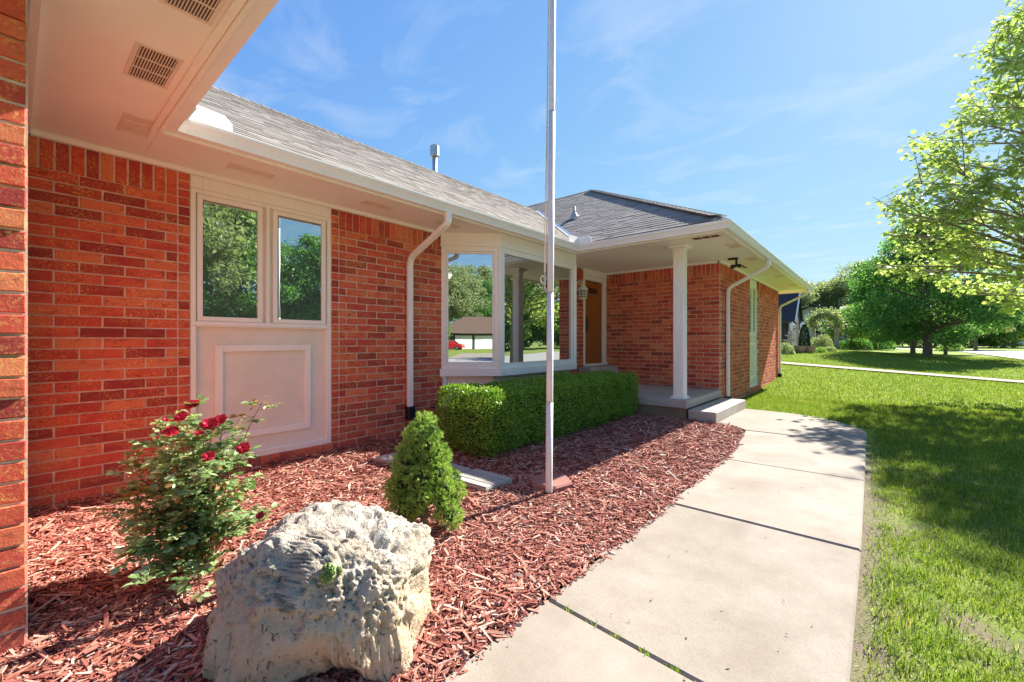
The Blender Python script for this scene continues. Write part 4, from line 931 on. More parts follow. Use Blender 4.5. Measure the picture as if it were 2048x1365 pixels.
def rosette(loc, nrm, size, name, label):
    """fleshy pointed leaves packed in rings"""
    nrm = Vector(nrm).normalized(); q = nrm.to_track_quat('Z', 'Y').to_matrix(); mm = MB()
    for ring in range(6):
        cnt = (4, 5, 7, 8, 9, 9)[ring]; rad = size*(0.22+ring*0.155); el = R(80-ring*14)
        for k in range(cnt):
            a = 2*math.pi*(k+0.5*(ring % 2))/cnt+ring*0.55; u = Vector((math.cos(a), math.sin(a), 0)); s_ = Vector((-math.sin(a), math.cos(a), 0))
            d0 = u*math.cos(el*0.8)+Vector((0, 0, math.sin(el*0.8))); d1 = u*math.cos(el)+Vector((0, 0, math.sin(el))); w = rad*0.36; n0 = d0.cross(s_)*-1
            b_ = u*size*0.02*ring; m1 = b_+d0*rad*0.5; m2 = b_+d0*rad*0.5+d1*rad*0.30; tip = b_+d0*rad*0.5+d1*rad*0.52
            pts = [b_, m1+s_*w*0.8, m2+s_*w, tip, m2-s_*w, m1-s_*w*0.8, m2+n0*w*0.18, m2-n0*w*0.55]
            mm.add([Vector(loc)+q @ p for p in pts], [(0, 1, 6), (1, 2, 6), (2, 3, 6), (3, 4, 6), (4, 5, 6), (5, 0, 6), (1, 0, 7), (2, 1, 7), (3, 2, 7), (4, 3, 7), (5, 4, 7), (0, 5, 7)])
    o = mm.build(name, M['succulent'], None, True); centre(o); tag(o, label, 'succulent', 'succulents growing on the boulder')
def on_boulder(px, py, pz):
    d = Vector((px, py, pz-CAMZ)).normalized(); h_ = bo_tree.ray_cast(Vector((0, 0, CAMZ)), d)
    return (h_[0], h_[1]) if h_[0] else (Vector((px, py, pz)), Vector((0.5, -0.5, 0.6)))
p, n_ = on_boulder(-1.81, 0.887, 0.415); rosette(p-n_*0.004, n_+Vector((0.5, -0.6, 0.3)), 0.038, 'succulent', 'larger green rosette succulent in a hollow of the boulder')
p, n_ = on_boulder(-1.785, 0.92, 0.418); rosette(p-n_*0.003, n_+Vector((0.5, -0.4, 0.3)), 0.022, 'succulent', 'smaller green rosette succulent to the right of its larger neighbour on the boulder')

# ---- scattered leaf helper: centre points, normals-ish axes, rhombus leaves
def rand_unit(k):
    v = rng.normal(size=(k, 3)); return v/np.linalg.norm(v, axis=1)[:, None]
def leaf_quads(P, axis_dir, nrm, ln, wd, fold=0.15):
    """each leaf: base, two sides, tip (2 triangles as a bent quad)"""
    k = len(P); a = axis_dir/np.linalg.norm(axis_dir, axis=1)[:, None]; s_ = np.cross(a, nrm); s_ /= np.linalg.norm(s_, axis=1)[:, None]+1e-9; n_ = np.cross(s_, a)
    ln = np.broadcast_to(ln, k)[:, None]; wd = np.broadcast_to(wd, k)[:, None]
    v0 = P; v1 = P+a*ln*0.45+s_*wd/2+n_*wd*fold; v2 = P+a*ln; v3 = P+a*ln*0.45-s_*wd/2+n_*wd*fold
    V = np.stack([v0, v1, v2, v3], 1).reshape(-1, 3); F = np.arange(4*k).reshape(k, 4)
    T = np.concatenate([F[:, [0, 1, 2]], F[:, [0, 2, 3]]])
    return V, T
# ---- dwarf conifer
def conifer():
    bx_, by_ = -2.63, 2.04; root = thing('dwarf_conifer', 'small lumpy conical dwarf conifer behind the boulder', 'shrub', (bx_, by_, 0))
    rr = random.Random(5); lumps = []
    for k in range(46):
        z = 0.13+0.66*(k/45)**0.95; rad = 0.29*(1-(z-0.13)/0.75)**0.75*rr.uniform(0.85, 1.06)+0.014; a = k*2.4+rr.uniform(-.5, .5)
        rl = (0.095 if z < 0.5 else 0.07)*rr.uniform(0.7, 1.25)*(0.8 if z > 0.7 else 1)
        lumps.append((bx_+math.cos(a)*rad*0.78+0.0, by_+math.sin(a)*rad*0.78, z, rl))
    lumps += [(bx_, by_, 0.83, 0.05), (bx_-0.01, by_, 0.78, 0.06), (bx_+cp*0.16, by_+sp*0.16, 0.17, 0.08), (bx_+cp*0.22, by_+sp*0.22, 0.26, 0.10), (bx_+cp*0.20, by_+sp*0.2, 0.10, 0.05), (bx_-cp*0.20, by_-sp*0.2, 0.27, 0.10), (bx_-cp*0.13, by_-sp*0.13, 0.56, 0.08)]
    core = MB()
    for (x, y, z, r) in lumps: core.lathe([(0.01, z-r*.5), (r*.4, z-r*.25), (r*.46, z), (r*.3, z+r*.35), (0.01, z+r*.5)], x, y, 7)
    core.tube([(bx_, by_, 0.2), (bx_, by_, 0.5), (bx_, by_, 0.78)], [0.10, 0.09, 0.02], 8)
    core.build('dark_core', M['hedge_core'], root)  # solid dark lumps added for the shaded inside of the foliage
    tr = MB(); tr.tube([(bx_, by_, -0.03), (bx_+0.01, by_, 0.15), (bx_, by_, 0.5)], [0.032, 0.024, 0.012], 8)
    for k in range(46):
        a = rr.uniform(0, 6.28); r1 = rr.uniform(0.08, 0.2); z = rr.uniform(0.05, 0.26)
        tr.tube([(bx_, by_, z*0.7), (bx_+math.cos(a)*r1*.5, by_+math.sin(a)*r1*.5, z*.9), (bx_+math.cos(a)*r1, by_+math.sin(a)*r1, z+rr.uniform(-.05, .06))], [0.006, 0.003, 0.0015], 4)
    tr.build('trunk', M['bark_young'], root)
    PP, AA = [], []
    for (x, y, z, r) in lumps:
        n_ = int(150*(r/0.09)**2); d = rand_unit(n_); d[:, 2] = d[:, 2]*0.9+0.12; PP.append(np.array([x, y, z])+d*r*rng.uniform(0.7, 1.02, (n_, 1))); AA.append(d)
    PP, AA = np.concatenate(PP), np.concatenate(AA)
    rel = PP-np.array([bx_, by_, 0]); out = rel/np.linalg.norm(rel*[1, 1, 0.4], axis=1)[:, None]; AA = AA+0.7*out+[0, 0, 0.45]
    k = 13; P = np.repeat(PP, k, 0)+rng.normal(0, 0.004, (len(PP)*k, 3)); A = np.repeat(AA, k, 0); A = A/np.linalg.norm(A, axis=1)[:, None]+rand_unit(len(P))*0.62
    V, T = leaf_quads(P, A, rand_unit(len(P)), rng.uniform(0.016, 0.030, len(P)), 0.0038)
    tag(np_mesh('foliage', V, T, M['needle'], root), kind='stuff')
conifer()
# ---- clipped hedge
def hedge():
    x0, x1, y0, y1, zt = -4.44, -3.47, 3.62, 7.80, 0.79
    root = thing('hedge', 'low clipped green boxwood hedge under the bay window', 'hedge', ((x0+x1)/2, (y0+y1)/2, 0))
    core = MB(); nseg = 24
    m2 = MB(); m2.bbox(x0+0.09, x1-0.09, y0+0.10, y1-0.09, 0.10, zt-0.09, 0.06); m2.build('dark_core', M['hedge_core'], root)  # solid dark box added inside to block light through the leaves
    k = 62000; lxs, lys = x1-x0, y1-y0
    area = np.array([lys*zt, lxs*zt, lxs*lys, lys*zt*0.35, lxs*zt*0.5]); which = rng.choice(5, k, p=area/area.sum()); u, v = rng.random(k), rng.random(k)
    P = np.zeros((k, 3)); Nn = np.zeros((k, 3))
    f = which == 0; P[f] = np.stack([np.full(f.sum(), x1), y0+u[f]*lys, 0.03+v[f]*(zt-0.03)], 1); Nn[f] = (1, 0, 0)
    f = which == 1; P[f] = np.stack([x0+u[f]*lxs, np.full(f.sum(), y0), 0.03+v[f]*(zt-0.03)], 1); Nn[f] = (0, -1, 0)
    f = which == 2; P[f] = np.stack([x0+u[f]*lxs, y0+v[f]*lys, np.full(f.sum(), zt)], 1); Nn[f] = (0, 0, 1)
    f = which == 3; P[f] = np.stack([np.full(f.sum(), x0), y0+u[f]*lys, 0.03+v[f]*(zt-0.03)], 1); Nn[f] = (-1, 0, 0)
    f = which == 4; P[f] = np.stack([x0+u[f]*lxs, np.full(f.sum(), y1), 0.03+v[f]*(zt-0.03)], 1); Nn[f] = (0, 1, 0)
    # rounded edges: pull points near edges inward, narrower foot, soft waves, depth
    cxyz = np.array([(x0+x1)/2, (y0+y1)/2, zt/2]); hh = np.array([lxs/2, lys/2, zt/2]); q = (P-cxyz); rr_ = 0.13
    inner = np.clip(q, -(hh-rr_), hh-rr_); d = q-inner; dl = np.linalg.norm(d, axis=1)[:, None]+1e-9; low = (P[:, 2] < 0.3)[:, None]
    q2 = inner+d/dl*np.minimum(dl, rr_); q = np.where(low, q, q2); P = q+cxyz
    foot = np.clip((0.22-P[:, 2])/0.22, 0, 1); P[:, 0] -= np.sign(q[:, 0])*foot*0.09; P[:, 1] -= np.sign(q[:, 1])*foot*0.12*(np.abs(q[:, 1]) > hh[1]-0.3)
    ph = np.sin(P[:, 1]*2.3+0.5)*0.014+np.sin(P[:, 1]*5.1+1)*0.014+np.sin(P[:, 1]*13.7+P[:, 2]*9)*0.012+np.sin(P[:, 0]*11+P[:, 2]*6+P[:, 1]*3)*0.014
    Nn = Nn+d/ (dl+0.02)*0.8; Nn /= np.linalg.norm(Nn, axis=1)[:, None]
    dep = rng.exponential(0.030, k)-0.016; sprig = (rng.random(k) < 0.05)*rng.uniform(0, 0.045, k)
    P = P+Nn*(ph-np.clip(dep, -0.012, 0.1)+sprig)[:, None]; P[:, 2] = np.maximum(P[:, 2], 0.02)
    A = Nn*0.75+rand_unit(k)*0.9+[0, 0, 0.25]; nr = Nn+rand_unit(k)*0.8
    V, T = leaf_quads(P, A, nr, rng.uniform(0.022, 0.040, k), rng.uniform(0.014, 0.022, k))
    tag(np_mesh('foliage', V, T, M['leaf_hedge'], root), kind='stuff')
    tw = MB(); rr2 = random.Random(3)
    for i in range(70):
        y = rr2.uniform(y0+0.1, y1-0.1); x = rr2.uniform(x1-0.35, x1-0.12)
        tw.tube([(x-0.05, y, -0.02), (x, y+rr2.uniform(-.05, .05), 0.12), (x+rr2.uniform(0, .1), y+rr2.uniform(-.1, .1), 0.28)], [0.008, 0.006, 0.003], 5)
    tag(tw.build('stems', M['bark_young'], root), kind='stuff')
hedge()
# ---- rose bush
def rose_bush():
    b0 = Vector((-3.30, 0.80, 0)); root = thing('rose_bush', 'leafy rose bush with dark red blooms between brick wall and boulder', 'rose bush', b0)
    rr = random.Random(11); canes = MB(); leafP, leafA = [], []
    blooms = [(-3.31, .77, 1.0), (-3.43, .66, .91), (-3.20, .69, .95), (-3.25, .65, .86), (-3.12, .80, .90), (-3.18, .84, .88), (-3.09, .86, .92), (-3.08, .75, .86), (-2.89, .75, .75), (-3.01, .96, .74), (-2.76, .97, .39)]
    ends = [Vector(p) for p in blooms]+[Vector(p) for p in ((-2.98, 1.04, 1.03), (-3.46, .48, .50), (-3.05, .45, .27), (-2.87, .44, .17), (-2.65, .63, .13), (-3.60, .58, .90), (-2.88, .85, .42), (-3.48, .60, .93), (-3.38, .45, .62), (-3.0, .58, .55), (-2.95, .5, .35), (-3.0, .48, .30), (-3.2, .9, .70), (-3.5, .8, .72), (-3.45, .66, .70), (-2.9, .9, .58), (-3.05, .6, .74), (-3.3, .42, .45), (-3.15, .48, .40), (-2.95, .66, .68), (-3.45, .6, .80), (-3.18, .55, .82), (-3.35, .55, .38), (-3.42, .42, .72), (-3.28, .5, .55), (-3.05, .48, .42), (-2.92, .6, .28), (-3.2, .48, .35), (-3.15, .72, .62), (-3.38, .7, .6), (-3.0, .75, .48), (-3.45, .54, .62))]
    for e in ends:
        s_ = b0+Vector((rr.uniform(-.07, .07), rr.uniform(-.07, .07), -0.02)); h_ = e-s_
        mid = s_+h_*0.5+Vector((h_.x*-0.15, h_.y*-0.15, abs(h_.z)*0.10+0.10*h_.xy.length)); pts = []
        for t_ in np.linspace(0, 1, 9):
            a = s_.lerp(mid, t_).lerp(mid.lerp(e, t_), t_)+Vector((rr.uniform(-.008, .008), rr.uniform(-.008, .008), 0)); pts.append(a)
        canes.tube(pts, list(np.linspace(0.0065, 0.0022, 9)), 5)
        for t_ in np.linspace(0.30, 0.98, 15):
            i = t_*8; a = pts[int(i)].lerp(pts[min(8, int(i)+1)], i-int(i)); ang = rr.uniform(0, 6.28); d = Vector((math.cos(ang), math.sin(ang), rr.uniform(-.15, .45)))
            leafP.append(a); leafA.append(d)
    canes.build('canes', M['stem_red'], root)
    LP, LA, LN, LL, YP, YA = [], [], [], [], [], []
    st_ = MB()
    for p, d in zip(leafP, leafA):
        for _ in range(2):
            d2 = (d+Vector((rr.uniform(-.6, .6), rr.uniform(-.6, .6), rr.uniform(-.2, .3)))).normalized(); ln = rr.uniform(0.06, 0.13); tip = p+d2*ln
            st_.tube([p, tip], 0.0013, 3, cap=False); side = d2.cross(Vector((0, 0, 1))).normalized()
            young = rr.random() < 0.07
            for (u, sgn) in ((1.0, 0), (0.82, 1), (0.82, -1), (0.5, 1), (0.5, -1)):
                q = p.lerp(tip, u); ax = (d2+side*sgn*1.5) if sgn else d2
                (YP if young else LP).append(q); (YA if young else LA).append(ax+Vector((0, 0, rr.uniform(-.35, .15))))
    st_.build('leaf_stalks', M['stem_green'], root)
    def oval(P, A, size):
        P = np.array(P); A = np.array(A); k = len(P); A /= np.linalg.norm(A, axis=1)[:, None]; up = np.array([0, 0, 1.0])+rng.normal(0, 0.45, (k, 3)); s_ = np.cross(A, up); s_ /= np.linalg.norm(s_, axis=1)[:, None]; n_ = np.cross(s_, A)
        ln = rng.uniform(0.7, 1.25, (k, 1))*size; w = ln*0.36; cu = rng.uniform(-0.1, 0.28, (k, 1))*ln
        pts = [P, P+A*ln*.28+s_*w*.85+n_*w*.28, P+A*ln*.65+s_*w*.8+n_*w*.24-n_*cu*.3, P+A*ln-n_*cu, P+A*ln*.65-s_*w*.8+n_*w*.24-n_*cu*.3, P+A*ln*.28-s_*w*.85+n_*w*.28, P+A*ln*.45]
        V = np.stack(pts, 1).reshape(-1, 3); t = np.array([(0, 1, 6), (1, 2, 6), (2, 3, 6), (3, 4, 6), (4, 5, 6), (5, 0, 6)]); return V, ((np.arange(k)*7)[:, None, None]+t[None]).reshape(-1, 3)
    V, T = oval(LP, LA, 0.044); tag(np_mesh('leaves', V, T, M['leaf_rose'], root, True), kind='stuff')
    V, T = oval(YP+[Vector(p)+Vector((rr.uniform(-.06, .06), rr.uniform(-.06, .06), rr.uniform(-.05, .03))) for p in [(-2.98, 1.04, 1.03)]*14+[(-3.45, .52, .50)]*12], YA+[Vector((rr.uniform(-1, 1), rr.uniform(-1, 1), rr.uniform(-.3, .6))) for _ in range(26)], 0.042); tag(np_mesh('young_leaves', V, T, M['leaf_rose_young'], root, True), kind='stuff')
    for i, b in enumerate(blooms):
        sz = 0.033 if i not in (1, 7, 10) else 0.018; mm = MB(); b = Vector(b)+Vector((0.03, -0.03, 0.015)); face = Vector((0.45+rr.uniform(-.3, .3), -0.35+rr.uniform(-.3, .3), 0.8)).normalized(); q = face.to_track_quat('Z', 'Y').to_matrix()
        for ring in range(4):
            cnt = (3, 5, 6, 7)[ring]; el = R((82, 62, 40, 16)[ring])
            for k in range(cnt):
                a = 2*math.pi*(k+rr.uniform(-.2, .2))/cnt+ring*.7; u = Vector((math.cos(a), math.sin(a), 0)); s_ = Vector((-math.sin(a), math.cos(a), 0)); L1 = sz*(0.55+0.16*ring)*rr.uniform(.85, 1.1); w = L1*0.55
                d0 = u*math.cos(el)+Vector((0, 0, math.sin(el))); d1 = u*math.cos(el*.55)+Vector((0, 0, math.sin(el*.55))); n0 = d0.cross(s_)*-1
                base = u*sz*0.06*ring; m_ = base+d0*L1*.6; tp = m_+d1*L1*.45
                pts = [base, m_+s_*w, tp+s_*w*.6, tp+d1*w*.2, tp-s_*w*.6, m_-s_*w, m_-n0*w*.35]
                mm.add([b+q @ p for p in pts], [(0, 1, 6), (1, 2, 6), (2, 3, 6), (3, 4, 6), (4, 5, 6), (5, 0, 6)])
        mm.build('rose_bloom', M['petal'], root, True)
rose_bush()
# ---- flagpole
def flagpole():
    x, y = -2.32, 3.24; root = thing('flagpole', 'tall jointed metal flagpole with a cleated rope standing in the mulch', 'flagpole', (x, y, 0)); tx = 0.026*cp/3.3; ty = 0.026*sp/3.3
    P = lambda z: (x+tx*z, y+ty*z, z)
    secs = [(-0.05, 0.86, 0.033), (0.86, 1.87, 0.0318), (1.87, 3.55, 0.0300), (3.55, 5.2, 0.0275), (5.2, 6.6, 0.025)]
    for a, b, r in secs:
        m = MB(); m.tube([P(a+0.001), P(a+0.012), P(b-0.004)], [r*0.97, r, r*0.985], 20); m.build('pole_section', M['pole_metal'], root, False).data.polygons.foreach_set('use_smooth', [len(p.vertices) == 4 for p in root.children[-1].data.polygons])
    for a, b, r in secs[1:]:
        m = MB(); m.tube([P(a-0.006), P(a+0.006)], r+0.0022, 20); m.build('joint_ring', M['galvanised'], root)
    m = MB(); m.tube([P(-0.02), P(0.022)], 0.040, 16); m.build('ground_sleeve', M['black_plastic'], root)
    m = MB(); m.lathe([(0.002, 6.6), (0.03, 6.61), (0.055, 6.66), (0.055, 6.70), (0.03, 6.75), (0.002, 6.76)], P(6.6)[0], P(6.6)[1], 14); m.build('finial', M['galvanised'], root, True)
    # rope down the house side, coil at the cleat
    lf = Vector((-cp, -sp, 0)); fr = Vector((sp*0.6, -cp*0.6, 0)); c0 = Vector(P(1.98))+lf*0.046
    m = MB(); m.tube([Vector(P(6.5))+lf*0.03, Vector(P(4.2))+lf*0.040, Vector(P(2.5))+lf*0.040, c0+Vector((0, 0, 0.08))], 0.0042, 6); m.tube([Vector(P(6.5))+lf*0.036, Vector(P(3.5))+lf*0.045, c0+lf*0.012+Vector((0, 0, 0.10)), c0], 0.0042, 6)
    for k in range(3): m.tube([c0+lf*(0.022+0.026*math.cos(t_))+fr*(0.008*k)+Vector((0, 0, 0.01+(0.030+0.004*k)*math.sin(t_))) for t_ in np.linspace(0, 6.3, 14)], 0.0045, 6)
    m.tube([c0+Vector((0, 0, -0.02)), c0+lf*0.008+Vector((0, 0, -0.06)), c0-lf*0.008+Vector((0, 0, -0.11))], 0.008, 6); m.build('rope', M['rope'], root)
    m = MB(); m.tube([c0+Vector((0, 0, 0.07)), c0+lf*0.01+Vector((0, 0, 0.04)), c0+lf*0.01+Vector((0, 0, -0.04)), c0+Vector((0, 0, -0.08))], 0.008, 6); m.build('cleat', M['galvanised'], root)
flagpole()
# ---- pavers
def hex_paver():
    cx_, cy_ = -2.44, 3.44; mm = MB(); n = 6; a0 = R(18); r0, r1 = 0.225, 0.205
    def ring(r, z): return [(cx_+r*math.cos(a0+2*math.pi*k/n), cy_+r*math.sin(a0+2*math.pi*k/n), z) for k in range(n)]
    V = ring(r0, -0.03)+ring(r0, 0.045)+ring(r1, 0.062); mm.add(V, [tuple(range(12, 18))]+[(i, (i+1) % 6, 6+(i+1) % 6, 6+i) for i in range(6)]+[(6+i, 6+(i+1) % 6, 12+(i+1) % 6, 12+i) for i in range(6)])
    o = centre(mm.build('hexagonal_paver', M['paver_red'])); tag(o, 'red-brown hexagonal paving stone lying behind the foot of the flagpole', 'paver')
hex_paver()
def paver(cx_, cy_, rz, label, w=0.50, d=0.40):
    root = thing('paver', label, 'paver', (cx_, cy_, 0), 'grey scored pavers laid in the mulch'); Rm = Matrix.Rotation(rz, 3, 'Z')
    m = MB(); m.bbox(-w/2, w/2, -d/2, d/2, -0.03, 0.040, 0.004); b = m.build('base', M['paver_grey'], None); 
    b.parent = root; b.rotation_euler = (0, 0, rz); b.location = (0, 0, 0)
    for k in range(4):
        m = MB(); y0 = -d/2+0.006+k*(d-0.012)/4; m.bbox(-w/2+0.004, w/2-0.004, y0+0.004, y0+(d-0.012)/4-0.004, 0.038, 0.052, 0.005); o = m.build('strip', M['paver_grey'], None)
        o.parent = root; o.rotation_euler = (0, 0, rz); o.location = (0, 0, 0)
paver(-3.03, 3.06, R(2), 'grey scored paver lying fully exposed between hedge and flagpole')
paver(-3.56, 3.02, R(-3), 'grey scored paver half hidden behind the dwarf conifer')
paver(-4.26, 2.98, R(3), 'grey scored paver mostly hidden left of the dwarf conifer near the wall')
# ================================================================== grass
def blades(x, y, ln, wd, lean, mat='grass_blade', segs=1):
    k = len(x); z = ground_z(x, y)-0.035; ang = rng.uniform(0, 2*math.pi, k); la = rng.uniform(0, 2*math.pi, k); le = np.abs(rng.normal(0, lean, k))
    base = np.stack([x, y, z], 1); s_ = np.stack([np.cos(ang), np.sin(ang), np.zeros(k)], 1)*wd[:, None]/2; dr = np.stack([np.cos(la)*np.sin(le), np.sin(la)*np.sin(le), np.cos(le)], 1); dh = np.stack([np.cos(la), np.sin(la), np.zeros(k)], 1)
    if segs == 1:
        V = np.stack([base-s_, base+s_, base+dr*ln[:, None]], 1).reshape(-1, 3); return V, np.arange(3*k).reshape(k, 3)
    mid = base+dr*ln[:, None]*0.55; tip = mid+(dr*0.6+dh*0.55*np.sin(le)[:, None]-np.array([0, 0, 0.12]))*ln[:, None]*0.45
    V = np.stack([base-s_, base+s_, mid+s_*0.8, mid-s_*0.8, tip], 1).reshape(-1, 3); o = (np.arange(k)*5)[:, None]
    T = np.concatenate([o+np.array([[0, 1, 2]]), o+np.array([[0, 2, 3]]), o+np.array([[3, 2, 4]])]); return V, T
def lawn_ok(x, y):
    ok = ~((x < -0.06) & (y < 9.0)); ok &= ~((x < -0.06) & (y < 10.05) & (x > -2.3) & (y < 9.0+1.05*np.clip((-x)/0.9, 0, 1))); ok &= ~((x < -2.62) & (y < 17.6)); ok &= ~((x < -2.3) & (y < 10.1)); ok &= ~(np.abs(y-22.3) < 0.56); ok &= x < 6.0
    return ok
def vnoise(x, y, s, seed=0):
    """cheap smooth value noise"""
    g = np.random.default_rng(seed).random((64, 64)); xi, yi = x*s, y*s; x0, y0 = np.floor(xi).astype(int), np.floor(yi).astype(int); fx, fy = xi-x0, yi-y0; fx, fy = fx*fx*(3-2*fx), fy*fy*(3-2*fy)
    a = g[x0 % 64, y0 % 64]*(1-fx)+g[(x0+1) % 64, y0 % 64]*fx; b = g[x0 % 64, (y0+1) % 64]*(1-fx)+g[(x0+1) % 64, (y0+1) % 64]*fx; return a*(1-fy)+b*fy
def thin(x, y):
    """how full the turf is: worn next to the walk and in thin spots near the camera"""
    e = np.clip((x+0.10)/0.16, 0, 1)*0.75+0.25*vnoise(x, y, 6.0, 4); n_ = vnoise(x, y, 1.9, 1)*0.6+vnoise(x, y, 5.3, 2)*0.4
    near = 1-sst(y, 5.0, 8.5); full = np.clip((n_-0.26)/0.20, 0.05, 1); e = np.where(y > 9.2, 1, e); return np.where(near > 0, (1-near)+near*full*np.clip(e, 0.02, 1), 1)*np.clip(e, 0.05, 1)
PV, PT, off = [], [], 0
def addb(r):
    global off
    PV.append(r[0]); PT.append(r[1]+off); off += len(r[0])
n_ = 150000; x = rng.uniform(-0.1, 4.4, n_); y = rng.uniform(1.9, 6.2, n_); fw = -sp*x+cp*y; u = (cp*x+sp*y)/np.maximum(fw, .01)
ok = lawn_ok(x, y) & (u < 1.3) & (fw > 1.2) & (rng.random(n_) < thin(x, y)); x, y = x[ok], y[ok]
cl = vnoise(x, y, 7.0, 9); ln = (0.018+0.065*cl)*rng.uniform(0.5, 1.25, len(x)); addb(blades(x, y, ln+0.012, rng.uniform(0.0026, 0.0055, len(x)), 0.62, segs=2))
n_ = 230000; x = rng.uniform(-2.6, 6.0, n_); y = rng.uniform(5.6, 13.0, n_); fw = -sp*x+cp*y; u = (cp*x+sp*y)/np.maximum(fw, .01); ok = lawn_ok(x, y) & (u < 1.27) & (fw > 1.5) & (rng.random(n_) < thin(x, y)*np.clip(1.25-(y-6)*0.05, .4, 1)); x, y = x[ok], y[ok]
addb(blades(x, y, rng.uniform(0.03, 0.075, len(x)), rng.uniform(0.005, 0.010, len(x)), 0.55))
n_ = 190000; x = rng.uniform(-4.5, 6.0, n_); y = rng.uniform(12.5, 40, n_)**1.0; fw = -sp*x+cp*y; u = (cp*x+sp*y)/np.maximum(fw, .01); ok = lawn_ok(x, y) & (u < 1.25) & (rng.random(n_) < np.clip(16/y, 0, 1)); x, y = x[ok], y[ok]
addb(blades(x, y, rng.uniform(0.04, 0.075, len(x)), rng.uniform(0.012, 0.026, len(x)), 0.5))
tag(np_mesh('grass', np.concatenate(PV), np.concatenate(PT), M['grass_blade']), 'short mown green grass of the front lawn, thin beside the walk', 'grass', kind='stuff')
# weeds in the walk joint
n_ = 160; t_ = np.clip(rng.normal(0.45, 0.22, n_), 0.08, 0.8); cl = np.round(t_*9)/9+rng.normal(0, 0.012, n_); x = -1.39+1.3*cl; y = 1.92-0.09*cl+rng.normal(0, 0.005, n_)
V, T = blades(x, y, rng.uniform(0.045, 0.058, n_), rng.uniform(0.004, 0.007, n_), 0.8, segs=2); V[:, 2] += 0.008
tag(np_mesh('joint_weeds', V, T, M['grass_blade']), 'small green weeds growing in the nearest open joint of the front walk', 'weeds', kind='stuff')
# soil crumbs, dead grass and litter in the worn strip beside the walk
n_ = 9000; x = rng.uniform(-0.09, 1.6, n_); y = rng.uniform(1.8, 7.8, n_); ok = (rng.random(n_) < np.clip(1.15-thin(x, y)*1.2, 0, 1)*np.clip(1.3-x*0.8, 0.1, 1)); x, y = x[ok], y[ok]
k = len(x); P = np.stack([x, y, rng.uniform(-0.034, -0.018, k)], 1); A = rand_unit(k); A[:, 2] *= 0.25; nr = np.array([0, 0, 1.0])+rand_unit(k)*0.4
V, T = leaf_quads(P, A, nr, rng.uniform(0.008, 0.035, k), rng.uniform(0.002, 0.007, k), 0.35)
leaf_mat('dry_litter', [(0, (0.12, 0.085, 0.055)), (0.5, (0.25, 0.18, 0.12)), (1, (0.40, 0.32, 0.22))], 0.15)
tag(np_mesh('lawn_litter', V, T, M['dry_litter']), 'dead grass and bark crumbs on the bare soil along the walk', 'litter', kind='stuff')
# dry bits lying on the walk
m = MB(); rr = random.Random(2)
for k in range(70):
    x_, y_ = rr.uniform(-1.35, -0.1), rr.uniform(1.3, 8.5); a = rr.uniform(0, 3.14); l_ = rr.uniform(0.008, 0.035); w_ = rr.uniform(0.002, 0.006)
    dx, dy = math.cos(a), math.sin(a); m.add([(x_-dx*l_/2, y_-dy*l_/2, 0.003), (x_+dy*w_, y_-dx*w_, 0.006), (x_+dx*l_/2, y_+dy*l_/2, 0.004), (x_-dy*w_, y_+dx*w_, 0.006)], [(0, 1, 2, 3)])
tag(m.build('walk_litter', M['bark_young']), 'dry bark crumbs and leaf bits scattered on the concrete walk', 'litter', kind='stuff')

